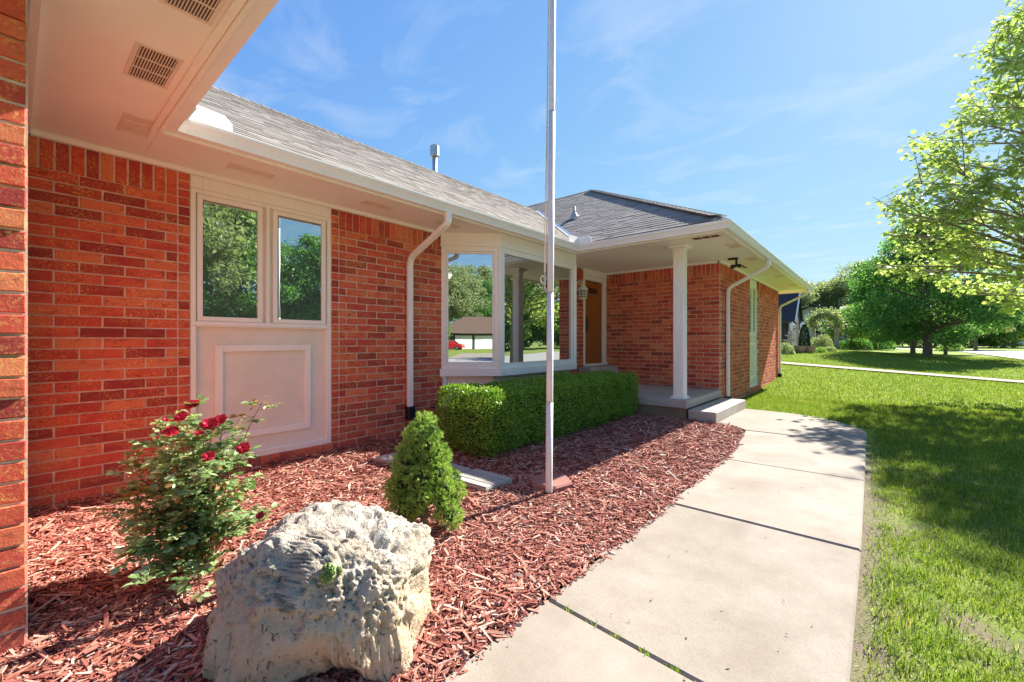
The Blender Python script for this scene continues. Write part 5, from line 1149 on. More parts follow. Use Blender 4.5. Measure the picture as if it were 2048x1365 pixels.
# ================================================================== trees
def curve_pts(a, b, sag, rr, n=7):
    a, b = Vector(a), Vector(b); h_ = b-a; mid = a+h_*0.5+Vector((rr.uniform(-.12, .12)*h_.length, rr.uniform(-.12, .12)*h_.length, sag*h_.length)); return [a.lerp(mid, t_).lerp(mid.lerp(b, t_), t_) for t_ in np.linspace(0, 1, n)]
def crown_clumps(rr, n, rx, ry, zb, zt, egg=0.4, inner=0.35):
    out = []
    while len(out) < n:
        u = rr.uniform(-1, 1); a = rr.uniform(0, 2*math.pi); w = math.sqrt(max(0, 1-u*u)); k = (inner+(1-inner)*rr.random())**0.6
        t_ = (u+1)/2; pr = w*(1+egg*(0.45-t_)) ; out.append((math.cos(a)*pr*k*rx, math.sin(a)*pr*k*ry, zb+(zt-zb)*(0.5+0.5*u*k)))
    return out
def tree_meshes(seed, rx, ry, zb, zt, n_cl, n_leaf, leaf, cl_r, tr_r, fork, egg=0.4, flat=0.7):
    """returns (trunk MB, crown V, T) around the origin"""
    rr = random.Random(seed); rg = np.random.default_rng(seed); cl = crown_clumps(rr, n_cl, rx, ry, zb, zt, egg); tr = MB()
    top = zb+(zt-zb)*0.75; tp = [Vector((0, 0, -0.3)), Vector((0.0, 0, 0.25)), Vector((0.03, 0.02, fork)), Vector((-0.05, 0.05, (fork+top)/2)), Vector((0.05, 0, top))]
    tr.tube(tp, [tr_r*1.5, tr_r*1.05, tr_r*0.9, tr_r*0.5, tr_r*0.12], 10)
    for k, c_ in enumerate(cl):
        zz = max(fork*0.9, min(top*0.95, c_[2]-0.35*math.hypot(c_[0], c_[1])-0.2)); t_ = (zz-fork)/(top-fork) if zz > fork else 0
        r0 = tr_r*(0.30*(1-0.6*t_))*(1.0 if k % 4 == 0 else 0.5); a = Vector((0.03-0.08*min(1, t_*2), 0.03, zz))
        tr.tube(curve_pts(a, c_, 0.10, rr), list(np.linspace(r0, 0.012, 7)), 6)
    per = n_leaf//n_cl; P, Cc = [], []
    for c_ in cl:
        r = cl_r*rr.uniform(0.65, 1.25); d = rg.normal(size=(per, 3)); d /= np.linalg.norm(d, axis=1)[:, None]; d *= (rg.random((per, 1))**0.45)*r; d[:, 2] *= flat; P.append(d+np.array(c_)); Cc.append(np.repeat([c_], per, 0))
    P = np.concatenate(P); Cc = np.concatenate(Cc); P[:, 2] = np.maximum(P[:, 2], zb-0.3)
    def ru(k): v = rg.normal(size=(k, 3)); return v/np.linalg.norm(v, axis=1)[:, None]
    k = len(P); A = (P-Cc)*0.8/cl_r+ru(k)*0.9-[0, 0, 0.35]; nr = np.array([0, 0, 1.0])+ru(k)*0.9
    V, T = leaf_quads(P, A, nr, rg.uniform(0.7, 1.35, k)*leaf, rg.uniform(0.55, 0.9, k)*leaf, 0.2); return tr, V, T
tree_cache = {}
def tree(name, label, loc, key, mat, group=None, sc=1.0, rz=0.0, cat='tree', bark='bark', **kw):
    if key not in tree_cache:
        tr, V, T = tree_meshes(**kw); ck = len(tree_cache)
        me1 = bpy.data.meshes.new('trunk'); me1.from_pydata([tuple(v) for v in tr.v], [], tr.f); me1.update(); me1.materials.append(M[bark])
        o = np_mesh('crown', V, T, M[mat]); me2 = o.data; bpy.data.objects.remove(o); tree_cache[key] = (me1, me2)
    me1, me2 = tree_cache[key]; x, y = loc[0], loc[1]; z = loc[2] if len(loc) > 2 else gz(x, y)-0.03
    root = thing(name, label, cat, (x, y, z), group); root.scale = (sc, sc, sc); root.rotation_euler = (0, 0, rz)
    for nm, me in (('trunk', me1), ('crown', me2)):
        o = bpy.data.objects.new(nm, me); C.objects.link(o); o.parent = root
        if nm == 'crown': o['kind'] = 'stuff'
    return root
T_OVAL = dict(seed=21, rx=3.7, ry=3.7, zb=0.7, zt=8.9, n_cl=200, n_leaf=56000, leaf=0.15, cl_r=0.85, tr_r=0.22, fork=1.7, egg=1.15)
T_OVAL2 = dict(seed=22, rx=4.0, ry=4.0, zb=1.5, zt=8.6, n_cl=150, n_leaf=36000, leaf=0.16, cl_r=0.85, tr_r=0.20, fork=1.9, egg=0.6)
T_LOOSE = dict(seed=23, rx=5.0, ry=5.0, zb=2.4, zt=10.5, n_cl=120, n_leaf=26000, leaf=0.24, cl_r=1.05, tr_r=0.22, fork=2.6, egg=0.2)
T_SMALL = dict(seed=24, rx=2.4, ry=2.4, zb=1.2, zt=4.6, n_cl=70, n_leaf=15000, leaf=0.15, cl_r=0.7, tr_r=0.10, fork=1.2, egg=0.2)
tree('shade_tree', 'dense dark green shade tree with the nearest trunk on the far lawn', (2.30, 36.1), 'oval', 'leaf_tree', 'shade trees on the far lawn', **T_OVAL)
tree('shade_tree', 'dark green shade tree whose trunk stands just left of and behind the nearest one', (1.95, 42.5), 'oval2', 'leaf_tree', 'shade trees on the far lawn', rz=1.1, sc=0.72, **T_OVAL2)
tree('shade_tree', 'shade tree with a pale leaf-wrapped trunk right of the nearest one by the street', (4.05, 47.5), 'oval2', 'leaf_tree_mid', 'shade trees on the far lawn', sc=0.55, rz=2.6, **T_OVAL2)
tree('street_tree', 'dark-trunked spreading tree across the street in front of the brick garage', (16.2, 109.0), 'oval2', 'leaf_tree', rz=0.6, sc=1.15, **T_OVAL2)
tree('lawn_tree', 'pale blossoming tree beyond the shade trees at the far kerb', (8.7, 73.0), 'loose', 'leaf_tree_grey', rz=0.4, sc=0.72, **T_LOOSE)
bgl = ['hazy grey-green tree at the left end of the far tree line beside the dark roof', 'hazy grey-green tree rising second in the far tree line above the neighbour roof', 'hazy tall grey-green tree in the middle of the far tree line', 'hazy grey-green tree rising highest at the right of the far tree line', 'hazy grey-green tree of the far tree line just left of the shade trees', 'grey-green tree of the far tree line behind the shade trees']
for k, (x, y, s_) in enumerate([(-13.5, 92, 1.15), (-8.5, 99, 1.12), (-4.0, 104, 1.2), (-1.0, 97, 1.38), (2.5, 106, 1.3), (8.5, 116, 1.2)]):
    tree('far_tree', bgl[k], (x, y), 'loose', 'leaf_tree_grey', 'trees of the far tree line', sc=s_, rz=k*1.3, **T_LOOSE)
tree('garden_tree', 'bright green small tree in front of the far house right of the stone arch', (-1.75, 47.5), 'small', 'leaf_tree_mid', rz=0.3, sc=0.8, **T_SMALL)
tree('garden_tree', 'small leafy tree between the bright green tree and the shade trees', (-0.1, 52.0), 'small', 'leaf_tree', rz=1.9, sc=0.6, **T_SMALL)
# across the street, seen in the window glass
rl = ['tall leafy tree across the street reflected in the left window pane', 'broad tree across the street reflected in the right window pane', 'tree across the street reflected right of the flagpole in the window', 'tree far down the street reflected in the bay window', 'round tree beside the garage house reflected in the bay side pane', 'tall tree behind the garage house reflected in the bay side pane', 'tree at the left of the garage house reflected in the bay side pane', 'tree behind the red car reflected in the bay side pane', 'tree across the street opposite the porch reflected in the bay window', 'pale tall tree reflected behind the garage roof']
for k, (x, y, s_, ky, mt, kw) in enumerate([(19, 3.5, 1.25, 'loose', 'leaf_tree_grey', T_LOOSE), (22, 10.0, 1.22, 'oval', 'leaf_tree', T_OVAL), (22, 16.5, 1.15, 'oval2', 'leaf_tree', T_OVAL2), (26, 40, 1.2, 'oval2', 'leaf_tree', T_OVAL2), (60, -46, 1.5, 'oval2', 'leaf_tree', T_OVAL2), (52, -62, 1.75, 'loose', 'leaf_tree_grey', T_LOOSE), (36, -66, 1.6, 'oval', 'leaf_tree', T_OVAL), (66, -62, 1.8, 'oval', 'leaf_tree', T_OVAL), (24, 26, 1.15, 'oval2', 'leaf_tree', T_OVAL2), (75, -75, 2.1, 'loose', 'leaf_tree_grey', T_LOOSE)]):
    tree('opposite_tree', rl[k], (x, y), ky, mt, 'trees across the street', sc=s_, rz=k*0.9, **kw)

# ---- the maple at the right edge, leaves as lobed blades
def maple():
    bx_, by_ = 4.0, 16.0; g0 = gz(bx_, by_); root = thing('maple_tree', 'bright green maple tree reaching in from the right edge over the lawn', 'tree', (bx_, by_, g0-0.03)); rr = random.Random(31); rg = np.random.default_rng(31); tr = MB()
    tr.tube([(bx_, by_, -0.2), (bx_, by_, 0.3), (bx_-0.03, by_, 2.4), (bx_+0.3, by_+0.5, 5.4), (bx_+1.0, by_+2.2, 10.2)], [0.36, 0.24, 0.20, 0.14, 0.02], 12)
    tips = []
    ez_, er_ = [0, 2.2, 2.9, 3.8, 4.8, 6.2, 8.0, 9.4, 10.6, 11.8], [1.0, 1.6, 2.9, 4.0, 4.25, 4.0, 3.7, 3.3, 2.6, 1.0]
    
    def env(q):
        q = Vector(q); q.z = max(q.z, 2.15); k0 = min(1.0, max(0.0, (q.z-4.2)/4.5)); cx0, cy0 = bx_+1.1*k0, by_+2.3*k0; a_ = math.atan2(q.y-cy0, q.x-cx0); r_ = math.hypot(q.x-cx0, q.y-cy0); m_ = float(np.interp(q.z, ez_, er_))*(1+0.12*math.sin(q.z*3.1+a_*5)+0.07*math.sin(a_*11+q.z*5))
        if r_ > m_: k_ = m_/r_; q.x = cx0+(q.x-cx0)*k_; q.y = cy0+(q.y-cy0)*k_
        return q
    def limb(a, b, r, depth):
        b = env(b)
        pts = curve_pts(a, b, 0.06, rr, 8); tr.tube(pts, list(np.linspace(r*(1, 0.85, 0.6, 0.45)[depth], max(0.003, r*0.18), 8)), 7 if depth < 2 else 5)
        h_ = (Vector(b)-Vector(a)); 
        if depth == 3: tips.append(pts); return
        for k in range((7, 7, 5)[depth]):
            t_ = rr.uniform(0.22, 1.0); i = min(6, int(t_*7)); p = pts[i].lerp(pts[i+1], t_*7-i if t_ < 1 else 1)
            d = (h_.normalized()*0.75+Vector((rr.gauss(0, .55), rr.gauss(0, .55), rr.gauss(0.05, .32)))).normalized(); limb(p, p+d*h_.length*rr.uniform(0.26, 0.46), r*0.42, depth+1)
    for k in range(26):
        z0 = 2.2+k*0.29; a = k*2.4+0.6; t_ = (z0-2.2)/9.0; out = 3.9*(1-t_)**0.62*(1.0 if k > 2 else 0.85)+0.25
        k0 = max(0, (z0-4.2)/4.5); ox, oy = bx_+0.9*k0, by_+1.9*k0; limb((ox, oy, z0), (ox+math.cos(a)*out, oy+math.sin(a)*out, z0+0.9+0.05*k), 0.075*(1-k*0.025), 1)
    for k in range(14):
        a = k*2.4; z0 = 6.5+0.2*k; out = 3.2-0.12*k; limb((bx_+0.7, by_+1.3, z0), (bx_+0.9+math.cos(a)*out, by_+1.8+math.sin(a)*out, z0+1.6+0.08*k), 0.05, 1)
    # limbs on the side towards the house and camera
    for k in range(16):
        z0 = 2.2+0.36*k; a = R(150+120*((k*0.618) % 1)); t_ = (z0-2.0)/7.6; out = 4.2*(1-t_)**0.6+0.2
        k0 = max(0, (z0-4.2)/4.5); ox, oy = bx_+0.9*k0, by_+1.9*k0; limb((ox, oy, z0), (ox+math.cos(a)*out, oy+math.sin(a)*out, z0+0.5+0.06*k), 0.06, 1)
    for (ex, ey, ez, z0) in ((0.3, 13.9, 4.6, 2.6), (0.2, 15.0, 4.2, 2.5), (0.9, 13.0, 4.4, 2.5), (0.6, 14.4, 5.6, 3.2), (1.8, 12.6, 4.0, 2.4), (2.6, 12.2, 4.6, 2.6), (0.3, 16.2, 4.6, 2.6), (3.2, 12.4, 3.4, 2.3), (1.6, 12.9, 5.6, 3.2)):
        limb((bx_, by_, z0), (ex, ey, ez), 0.06, 1)
    tr.build('trunk', M['bark_young'], root, True)
    P, A = [], []
    for pts in tips:
        for _ in range(rr.randint(6, 10)):
            t_ = rr.uniform(0.1, 1.0)*7; i = min(6, int(t_)); p = pts[i].lerp(pts[i+1], t_-i); d = Vector((rr.gauss(0, 1), rr.gauss(0, 1), rr.gauss(-0.15, .5))).normalized(); q = p+d*rr.uniform(0.04, 0.20)+Vector((0, 0, -0.02))
            P.append(q); A.append(d+Vector((0, 0, -0.45)))
    P = np.array(P); A = np.array(A); k = len(P); A /= np.linalg.norm(A, axis=1)[:, None]; nr = np.array([0, 0, 1.0])+rg.normal(0, 0.5, (k, 3)); s_ = np.cross(A, nr); s_ /= np.linalg.norm(s_, axis=1)[:, None]; n_ = np.cross(s_, A)
    out = [(0, 0), (.52, .20), (.34, .34), (.50, .66), (.20, .58), (0, 1.0), (-.20, .58), (-.50, .66), (-.34, .34), (-.52, .20)]
    sz = rg.uniform(0.085, 0.15, (k, 1)); curl = rg.uniform(-0.1, 0.35, (k, 1)); pts = [P+A*sz*0.30]
    for (a, b) in out: pts.append(P+s_*sz*a+A*sz*b-n_*sz*curl*(abs(a)*0.7+b*b*0.5))
    V = np.stack(pts, 1).reshape(-1, 3); n1 = len(out); t = np.array([(0, i, i+1) for i in range(1, n1)]+[(0, n1, 1)]); T = ((np.arange(k)*(n1+1))[:, None, None]+t[None]).reshape(-1, 3)
    print('maple leaves', k, 'tips', len(tips))
    tag(np_mesh('crown', V, T, M['leaf_maple'], root), kind='stuff')
maple()

hl = ['low leafy tree closing the view down the street, first from the kerb', 'low leafy tree closing the view down the street, second from the kerb', 'low leafy tree closing the view down the street, third from the kerb', 'low leafy tree beyond the shade tree trunks', 'low leafy tree right behind the shade tree trunks', 'low leafy tree across the street opposite the walk', 'low leafy tree across the street opposite the porch', 'low leafy tree across the street past the porch', 'low leafy tree across the street behind the maple', 'low leafy tree across the street furthest behind the maple', 'low leafy tree left of the opposite garage house', 'low leafy tree right of the opposite garage house']
for k, (x, y, s_) in enumerate([(1.0, 88, 1.0), (4.5, 92, 1.1), (8.0, 96, 1.7), (11.5, 100, 1.5), (14.0, 96, 1.3), (25, 21, 1.6), (27, 30, 1.8), (24, 36, 1.5), (28, 46, 1.8), (26, 54, 1.7), (28, -40, 1.5), (58, -30, 1.6)]):
    tree('low_tree', hl[k], (x, y), 'bushy', 'leaf_tree_mid', 'low trees along the street', sc=s_, rz=k*1.7, seed=29, rx=2.8, ry=2.8, zb=0.35, zt=4.2, n_cl=70, n_leaf=13000, leaf=0.2, cl_r=0.8, tr_r=0.10, fork=0.5, egg=0.2)
# ---- shrubs as leafy mounds
def shrub(name, label, loc, rx, rz_, n, leaf, mat, group=None, cat='shrub', cone=False):
    x, y = loc[:2]; z = (loc[2] if len(loc) > 2 else gz(x, y))-0.02; root = thing(name, label, cat, (x, y, z), group); d = rand_unit(n); d[:, 2] = np.abs(d[:, 2]); r = rng.random((n, 1))**0.25
    if cone:
        t_ = rng.random(n)**1.4; a = rng.uniform(0, 6.28, n); rad = rx*np.minimum(1, (1-t_)*1.9)**0.6*rng.uniform(0.75, 1.0, n); P = np.stack([np.cos(a)*rad, np.sin(a)*rad, t_*rz_], 1); d = np.stack([np.cos(a), np.sin(a), np.full(n, 0.6)], 1)
    else:
        P = d*r*[rx, rx, rz_]; P *= 1+0.14*np.sin(P[:, :1]*9/rx*0.5+P[:, 1:2]*7/rx*0.6)
    P = P+[x, y, z]; V, T = leaf_quads(P, d+rand_unit(n)*0.8, d+rand_unit(n)*0.8, rng.uniform(.7, 1.3, n)*leaf, rng.uniform(.5, .9, n)*leaf); tag(np_mesh('foliage', V, T, M[mat], root), kind='stuff')
    m = MB(); rr = random.Random(n)
    for k in range(7): a = rr.uniform(0, 6.28); q = 0.55*rx; m.tube([(x, y, z-0.05), (x+math.cos(a)*q*.4, y+math.sin(a)*q*.4, z+rz_*.35), (x+math.cos(a)*q, y+math.sin(a)*q, z+rz_*.7)], [rx*.05, rx*.03, rx*.012], 5)
    if cone: m.tube([(x, y, z), (x, y, z+rz_*.9)], [rx*.3, rx*.05], 6)
    tag(m.build('stems', M['bark_young'], root), kind='stuff'); return root
simple('terracotta', (0.42, 0.27, 0.19), 0.8, 0.15, 9, bumpst=0.3)
simple('stone_grey', (0.42, 0.38, 0.34), 0.85, 0.2, 7, bumpst=0.4)
simple('stone_tan', (0.46, 0.37, 0.29), 0.85, 0.25, 5, bumpst=0.4)
simple('paint_white', (0.72, 0.72, 0.70), 0.5, 0.05)
simple('siding_grey', (0.40, 0.43, 0.47), 0.6, 0.06)
simple('fascia_dark', (0.05, 0.045, 0.05), 0.6)
simple('brown_gable', (0.10, 0.045, 0.04), 0.8, 0.2)
def tiled_brick(name, c1, c2, mo, sc):
    m, t, b = mat_new(name); g = t.nodes.new('ShaderNodeNewGeometry'); sx = t.nodes.new('ShaderNodeSeparateXYZ'); L(t, g.outputs['Position'], sx.inputs[0]); cb = t.nodes.new('ShaderNodeCombineXYZ'); L(t, mth(t, 'ADD', sx.outputs['X'], sx.outputs['Y']), cb.inputs[0]); L(t, sx.outputs['Z'], cb.inputs[1])
    br = N(t, 'ShaderNodeTexBrick', Scale=sc); br.inputs['Color1'].default_value = (*c1, 1); br.inputs['Color2'].default_value = (*c2, 1); br.inputs['Mortar'].default_value = (*mo, 1); L(t, cb.outputs[0], br.inputs['Vector']); L(t, br.outputs['Color'], b.inputs['Base Color']); b.inputs['Roughness'].default_value = 0.85; M[name] = m
tiled_brick('dark_brick', (0.045, 0.038, 0.04), (0.085, 0.07, 0.07), (0.17, 0.15, 0.14), 2.2)
tiled_brick('far_brick', (0.20, 0.09, 0.07), (0.28, 0.13, 0.10), (0.3, 0.24, 0.2), 2.0)
tiled_brick('grey_brick', (0.14, 0.14, 0.16), (0.20, 0.20, 0.23), (0.28, 0.27, 0.27), 2.0)
# ================================================================== neighbouring houses
def prism_roof(mm, x0, x1, y0, y1, ze, zr, axis_='x', over=0.3):
    """gable roof; ridge along axis_"""
    if axis_ == 'x':
        ym = (y0+y1)/2; A = [(x0-over, y0-over, ze), (x1+over, y0-over, ze), (x1+over, ym, zr), (x0-over, ym, zr), (x0-over, y1+over, ze), (x1+over, y1+over, ze)]
        f = [(0, 1, 2, 3), (3, 2, 5, 4)]
    else:
        xm = (x0+x1)/2; A = [(x0-over, y0-over, ze), (x0-over, y1+over, ze), (xm, y1+over, zr), (xm, y0-over, zr), (x1+over, y0-over, ze), (x1+over, y1+over, ze)]
        f = [(0, 3, 2, 1), (3, 4, 5, 2)]
    n = len(A); mm.add(A+[(x, y, z-0.16) for x, y, z in A], f+[tuple(i+n for i in q[::-1]) for q in f]+[(a, b, b+n, a+n) for a, b in ((0, 1), (1, 2), (2, 3), (3, 0))]+[(a, b, b+n, a+n) for a, b in ((4, 5),)])
# dark house next door: long steep roof falling towards us, gable end wing beyond it
z0 = 0.95; nb = thing('dark_house', 'neighbour house with steep dark slate roof and dark brick wall beyond the lawn', 'house', (-9.0, 40.0, z0))
m = MB(); m.box(-15, -4.72, 37.5, 41.2, z0-0.4, 3.05); m.build('wall', M['dark_brick'], nb)
m = MB(); m.add([(-15.3, 36.9, 2.92), (-4.55, 36.9, 2.92), (-4.55, 39.3, 5.25), (-15.3, 39.3, 5.25), (-15.3, 36.9, 2.78), (-4.55, 36.9, 2.78), (-4.55, 39.3, 5.05), (-15.3, 39.3, 5.05), (-15.3, 41.7, 2.92), (-4.55, 41.7, 2.92)], [(0, 1, 2, 3), (4, 5, 1, 0), (1, 5, 6, 2), (3, 2, 9, 8), (7, 6, 5, 4)]); rf = m.build('roof', M['shingle_dark'], nb)
m = MB(); m.tube([(-4.53, 36.9, 2.86), (-4.53, 39.3, 5.2)], 0.07, 4); m.build('barge_board', M['paint_white'], rf)
m = MB(); m.box(-15.3, -4.55, 36.86, 36.9, 2.76, 2.9); m.build('eave_fascia', M['fascia_dark'], rf)
m = MB(); m.add([(-4.70, 37.2, 2.8), (-4.70, 41.4, 2.8), (-4.70, 39.3, 5.0), (-4.74, 37.2, 2.8), (-4.74, 41.4, 2.8), (-4.74, 39.3, 5.0)], [(0, 1, 2), (3, 5, 4)]); m.build('gable', M['brown_gable'], nb)
m = MB(); m.bbox(-4.95, -4.70, 36.95, 37.20, z0-0.3, 2.78, .02); m.build('porch_post', M['stone_grey'], nb)
m = MB(); m.box(-7.6, -6.3, 37.42, 37.495, 1.5, 2.6); w_ = m.build('window', M['paint_white'], nb); m = MB(); m.box(-7.5, -6.4, 37.40, 37.418, 1.6, 2.5); m.build('pane', M['glass_dark'], w_)
m = MB(); m.box(-5.75, -5.15, 37.44, 37.495, z0, 2.65); m.build('door', M['fascia_dark'], nb)
# second house further on: grey gable, grey brick, long low roof
z0 = 0.80; n2 = thing('grey_house', 'far grey two-part house with dark-edged gable roofs behind the stone arch', 'house', (-4.0, 58.0, z0)); D = 1.3
m = MB(); m.box(-10.5+D, -1.9+D, 58.2, 66, z0-0.5, 3.7); m.build('wall', M['grey_brick'], n2)
m = MB(); prism_roof(m, -12.5+D, -1.6+D, 57.6, 66.5, 3.7, 5.45, 'y', 0.4); r2 = m.build('roof', M['shingle'], n2)
m = MB(); m.add([(-10.4+D, 58.0, 3.6), (-1.9+D, 58.0, 3.6), (-6.9+D, 58.0, 5.3), (-10.4+D, 58.12, 3.6), (-1.9+D, 58.12, 3.6), (-6.9+D, 58.12, 5.3)], [(0, 1, 2), (3, 5, 4)]); m.build('gable', M['siding_grey'], n2)
m = MB(); m.tube([(-1.3+D, 57.15, 3.6), (-7.05+D, 57.15, 5.52)], 0.10, 4); m.build('barge_board', M['fascia_dark'], r2)
m = MB(); m.add([(-4.5+D, 57.4, 4.4), (-0.6+D, 57.4, 4.4), (-0.6+D, 60.5, 5.3), (-4.5+D, 60.5, 5.3), (-4.5+D, 57.4, 4.25), (-0.6+D, 57.4, 4.25), (-0.6+D, 60.5, 5.1), (-4.5+D, 60.5, 5.1)], [(0, 1, 2, 3), (0, 4, 5, 1), (1, 5, 6, 2), (7, 6, 5, 4)]); m.build('side_roof', M['shingle'], n2)
m = MB(); m.box(-4.2+D, -1.0+D, 57.9, 58.18, z0-0.3, 4.24); m.build('side_wall', M['grey_brick'], n2)
for x_ in (-6.5+D, -4.6+D, -3.0+D):
    m = MB(); m.box(x_-0.55, x_+0.55, 57.82, 57.895 if x_ > -4.3+D else 58.19, 1.7, 3.1); w_ = m.build('window', M['paint_white'], n2); m = MB(); m.box(x_-0.45, x_+0.45, 57.79, 57.815, 1.8, 3.0); m.build('pane', M['glass_dark'], w_)
# stone garden arch with vines
ax, ay = -3.35, 44.2; az = gz(ax, ay); arch = thing('garden_arch', 'stone pillared garden arch overgrown with pale flowering vine', 'arch', (ax, ay, az))
for s_ in (-1, 1):
    m = MB(); m.bbox(ax+s_*0.8-0.15, ax+s_*0.8+0.15, ay-0.15, ay+0.15, az-0.2, az+1.75, .02); m.build('pillar', M['stone_tan'], arch)
m = MB(); m.bbox(ax-1.05, ax+1.05, ay-0.13, ay+0.13, az+1.755, az+1.9, .02); m.build('beam', M['stone_tan'], arch)
m = MB()
for k in range(9): a = math.pi*k/8; m.bbox(ax-0.9*math.cos(a)-0.09, ax-0.9*math.cos(a)+0.09, ay-0.12, ay+0.12, az+1.905+0.8*math.sin(a), az+2.1+0.8*math.sin(a), .02)
m.build('arch_stones', M['stone_tan'], arch)
n_ = 2600; t_ = rng.uniform(0, math.pi, n_); P = np.stack([ax-0.95*np.cos(t_), np.full(n_, ay-0.1), az+1.9+0.95*np.sin(t_)], 1)+rng.normal(0, 0.24, (n_, 3)); V, T = leaf_quads(P, rand_unit(n_), rand_unit(n_), 0.13, 0.10); tag(np_mesh('vine', V, T, M['leaf_tree_grey'], arch), kind='stuff')
# brick garage and parked car far down the street
gx_, gy_ = 24.5, 128.0; gz0 = gz(gx_, gy_); gar = thing('brick_garage', 'low brick garage beyond the street at the right edge', 'garage', (gx_, gy_, gz0))
m = MB(); m.box(gx_-9, gx_+8, gy_, gy_+9, gz0-0.3, gz0+2.8); m.build('wall', M['far_brick'], gar)
m = MB(); prism_roof(m, gx_-9, gx_+8, gy_, gy_+9, gz0+2.75, gz0+5.6, 'x', 0.6); m.build('roof', M['shingle_dark'], gar)
m = MB(); m.bbox(gx_-5.2, gx_-4.9, gy_-0.08, gy_-0.01, gz0, gz0+2.7, .01); m.build('downspout', M['paint_white'], gar)
m = MB(); m.bbox(gx_-3.4, gx_+1.6, gy_-0.06, gy_-0.005, gz0, gz0+2.3, .01); m.build('garage_door', M['paint_white'], gar)
def car(name, label, loc, rz, mat):
    root = thing(name, label, 'car', loc); root.rotation_euler = (0, 0, rz)
    def sub(m, nm, mt, parent=root, smooth=False):
        o = m.build(nm, M[mt], None, smooth); o.parent = parent; o.location = (0, 0, 0); return o
    side = [(-2.2, .32), (-2.25, .62), (-2.15, .85), (-1.55, .95), (-.85, 1.40), (.55, 1.45), (1.25, .98), (2.05, .82), (2.22, .6), (2.2, .32)]
    m = MB(); n = len(side); V = []
    for yy, k in ((-.86, 1), (-.74, .0), (.74, .0), (.86, 1)):
        V += [(x, yy*(1 if z < 1.0 else .84), z+(0 if k else .03)) for x, z in side]
    F_ = [tuple(range(n))[::-1], tuple(range(3*n, 4*n))]
    for r_ in range(3):
        for i in range(n): F_.append((r_*n+i, r_*n+(i+1) % n, (r_+1)*n+(i+1) % n, (r_+1)*n+i))
    m.add(V, F_); body = sub(m, 'body', mat)
    for s_ in (-1, 1):
        m = MB(); m.add([(-1.35, s_*.845, .98), (1.05, s_*.845, .98), (.5, s_*.755, 1.36), (-.8, s_*.755, 1.34), (-1.35, s_*.835, .97), (1.05, s_*.835, .97), (.5, s_*.74, 1.36), (-.8, s_*.74, 1.34)], [(0, 1, 2, 3), (7, 6, 5, 4), (0, 4, 5, 1), (1, 5, 6, 2), (2, 6, 7, 3), (3, 7, 4, 0)]); sub(m, 'side_window', 'glass_dark', body)
    m = MB(); m.add([(1.27, -.68, 1.0), (1.27, .68, 1.0), (.62, .6, 1.46), (.62, -.6, 1.46), (1.2, -.68, .97), (1.2, .68, .97), (.55, .6, 1.42), (.55, -.6, 1.42)], [(0, 1, 2, 3), (7, 6, 5, 4), (0, 4, 5, 1), (1, 5, 6, 2), (2, 6, 7, 3), (3, 7, 4, 0)]); sub(m, 'windscreen', 'glass_dark', body)
    for sx in (-1.35, 1.35):
        for s_ in (-1, 1):
            m = MB(); m.tube([(sx, s_*.68, .32), (sx, s_*.88, .32)], .32, 16); wh = sub(m, 'wheel', 'black_plastic'); m = MB(); m.tube([(sx, s_*.86, .32), (sx, s_*.895, .32)], .19, 12); sub(m, 'rim', 'galvanised', wh)
    for s_ in (-1, 1): m = MB(); m.bbox(2.12, 2.24, s_*.62-.16, s_*.62+.16, .62, .78, .02); sub(m, 'headlight', 'flashing', body)
simple('car_white', (0.78, 0.78, 0.78), 0.25, 0.02); simple('car_red', (0.5, 0.02, 0.03), 0.25, 0.02)
car('parked_car', 'white car parked on the garage drive at the right edge', (22.0, 125.0, gz(22, 125)-0.03), R(-75), 'car_white')
car('parked_car', 'red car on the drive of the garage house reflected in the bay side pane', (36.5, -43.0, -0.03), R(60), 'car_red')
# house across the street, seen mirrored in the bay's side pane
q = Vector((45, -40, 0)); oh = thing('garage_house', 'long low house with brown hip roof and white garage doors across the street', 'house', q); Rz = Matrix.Rotation(R(45), 4, 'Z')
def oh_part(mm, nm, mt):
    o = mm.build(nm, M[mt], None); o.parent = oh; o.rotation_euler = (0, 0, R(225)); o.location = (0, 0, 0); return o
m = MB(); m.box(-11, 11, 0, 9, -.2, 2.75); oh_part(m, 'wall', 'fascia_dark')
m = MB(); A = [(-11.8, -.8, 2.7), (11.8, -.8, 2.7), (11.8, 9.8, 2.7), (-11.8, 9.8, 2.7), (-6.2, 4.5, 5.9), (6.2, 4.5, 5.9)]; m.add(A, [(0, 1, 5, 4), (1, 2, 5), (2, 3, 4, 5), (3, 0, 4), (3, 2, 1, 0)]); shingle_mat('shingle_brown', (0.15, 0.10, 0.075), (0.2, 0.14, 0.11)); oh_part(m, 'roof', 'shingle_brown')
for x_ in (-9.0, -5.6, -2.2, 1.2, 4.6): m = MB(); m.bbox(x_, x_+3.0, -.06, -.005, 0, 2.35, .01); oh_part(m, 'garage_door', 'paint_white')
m = MB(); m.bbox(-1.0, -.3, 5.5, 6.2, 4.8, 6.3, .03); oh_part(m, 'chimney', 'far_brick')
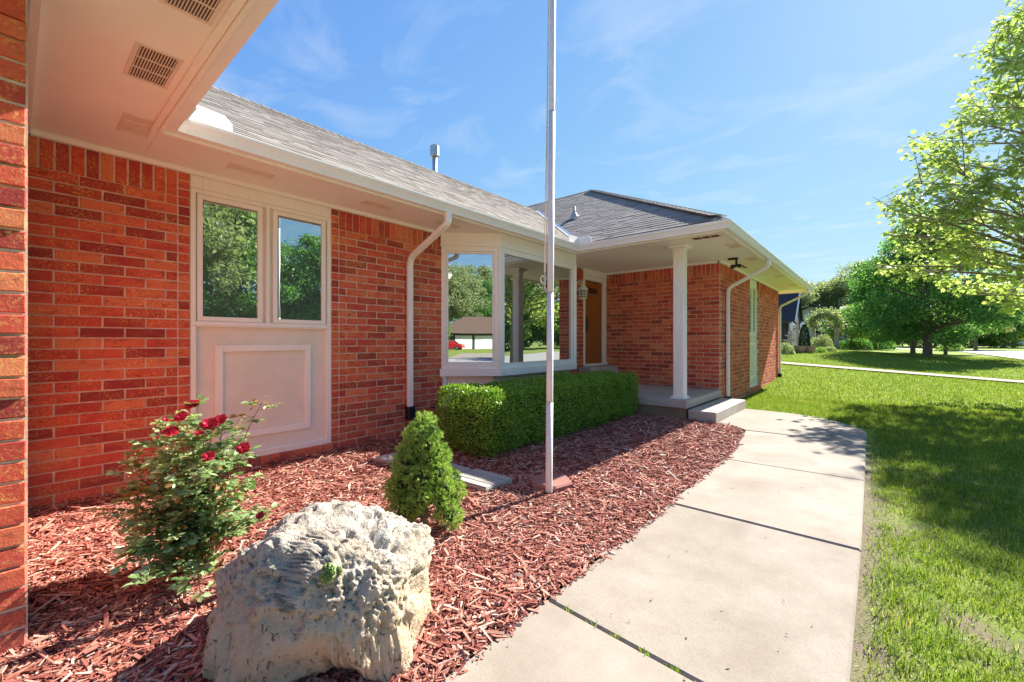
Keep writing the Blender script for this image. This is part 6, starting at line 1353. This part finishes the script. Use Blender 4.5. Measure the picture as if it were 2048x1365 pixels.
# ================================================================== garden things by the dark house
fx_, fy_ = -4.30, 32.2; fz_ = gz(fx_, fy_)-0.02; fo = thing('fountain', 'tiered stone garden fountain beside the dark house', 'fountain', (fx_, fy_, fz_))
m = MB(); m.lathe([(0.52, fz_), (0.56, fz_+.05), (0.56, fz_+.26), (0.50, fz_+.28), (0.46, fz_+.2)], fx_, fy_, 20); m.build('basin', M['stone_grey'], fo)
m = MB(); m.lathe([(0.16, fz_+.2), (0.10, fz_+.3), (0.09, fz_+.55), (0.12, fz_+.6), (0.36, fz_+.68), (0.38, fz_+.72), (0.1, fz_+.68), (0.06, fz_+.74), (0.06, fz_+.92)], fx_, fy_, 18); m.build('lower_bowl', M['stone_grey'], fo)
m = MB(); m.lathe([(0.06, fz_+.92), (0.22, fz_+.99), (0.23, fz_+1.02), (0.06, fz_+1.0), (0.05, fz_+1.08), (0.08, fz_+1.14), (0.02, fz_+1.24)], fx_, fy_, 16); m.build('upper_bowl', M['stone_grey'], fo)
for i, (x, y, lab) in enumerate([(-3.62, 31.3, 'tan stone planter under the columnar evergreen beside the lamp post'), (-3.18, 31.7, 'tan stone planter on the right of the pair beside the fountain')]):
    z = gz(x, y)-.02; o = thing('planter', lab, 'planter', (x, y, z), 'pair of planters by the neighbour house'); m = MB(); m.lathe([(0.24, z), (0.30, z+.1), (0.34, z+.36), (0.36, z+.40), (0.30, z+.40), (0.28, z+.34)], x, y, 18); m.build('pot', M['terracotta'], o); m = MB(); m.lathe([(0.29, z+.30), (0.27, z+.345), (0.01, z+.36)], x, y, 16); m.build('soil', M['mulch_soil'], o)
shrub('columnar_evergreen', 'narrow dark columnar evergreen standing in the planter', (-3.45, 31.95, gz(-3.4, 31.9)+.15), 0.28, 1.55, 3500, 0.07, 'arborvitae', cone=True)
lx_, ly_ = -3.95, 33.0; lz_ = gz(lx_, ly_)-.02; lp = thing('lamp_post', 'garden lamp post with two glass lanterns beside the dark house', 'lamp post', (lx_, ly_, lz_))
m = MB(); m.tube([(lx_, ly_, lz_), (lx_, ly_, lz_+1.75)], [.09, .06], 10); m.build('post', M['stone_grey'], lp)
m = MB(); m.tube([(lx_-.26, ly_, lz_+1.30), (lx_-.13, ly_, lz_+1.42), (lx_+.13, ly_, lz_+1.42), (lx_+.26, ly_, lz_+1.30)], .03, 6); m.build('arm', M['fascia_dark'], lp)
for s_ in (-1, 1):
    x = lx_+s_*.27; m = MB(); m.lathe([(.06, lz_+1.28), (.13, lz_+1.66), (.15, lz_+1.68), (.04, lz_+1.82), (.01, lz_+1.9)], x, ly_, 6); m.build('lantern', M['paint_white'], lp)
shrub('bush', 'grey-green mounded bush at the corner of the neighbour lawn by our downspout', (-4.25, 29.6), 0.62, 0.55, 2600, 0.07, 'leaf_tree_grey')
shrub('bush', 'round flowering bush in front of the stone arch', (-3.05, 37.4), 0.72, 1.0, 3500, 0.08, 'leaf_tree_grey')
shrub('bush', 'low bush at the foot of the fountain', (-4.0, 31.0), 0.35, 0.35, 900, 0.06, 'leaf_tree_grey')
shrub('bush', 'low green edging plant right of the planters', (-2.75, 32.6), 0.40, 0.30, 900, 0.06, 'leaf_tree_mid')
shrub('bush', 'low spreading plant between planters and stone arch', (-2.45, 35.0), 0.45, 0.28, 900, 0.07, 'leaf_tree_grey')
shrub('bush', 'dark hedge-like bush under the bright green tree beyond the arch', (-1.6, 48.5), 1.3, 0.9, 3500, 0.12, 'leaf_tree')
shrub('bush', 'dark bush at the far house wall right of the bright green tree', (-0.2, 54.0), 1.6, 1.1, 3500, 0.13, 'leaf_tree')
shrub('bush', 'low bush on the far kerb right of the shade tree trunks', (5.6, 62.0), 1.0, 0.7, 1500, 0.12, 'leaf_tree_mid')
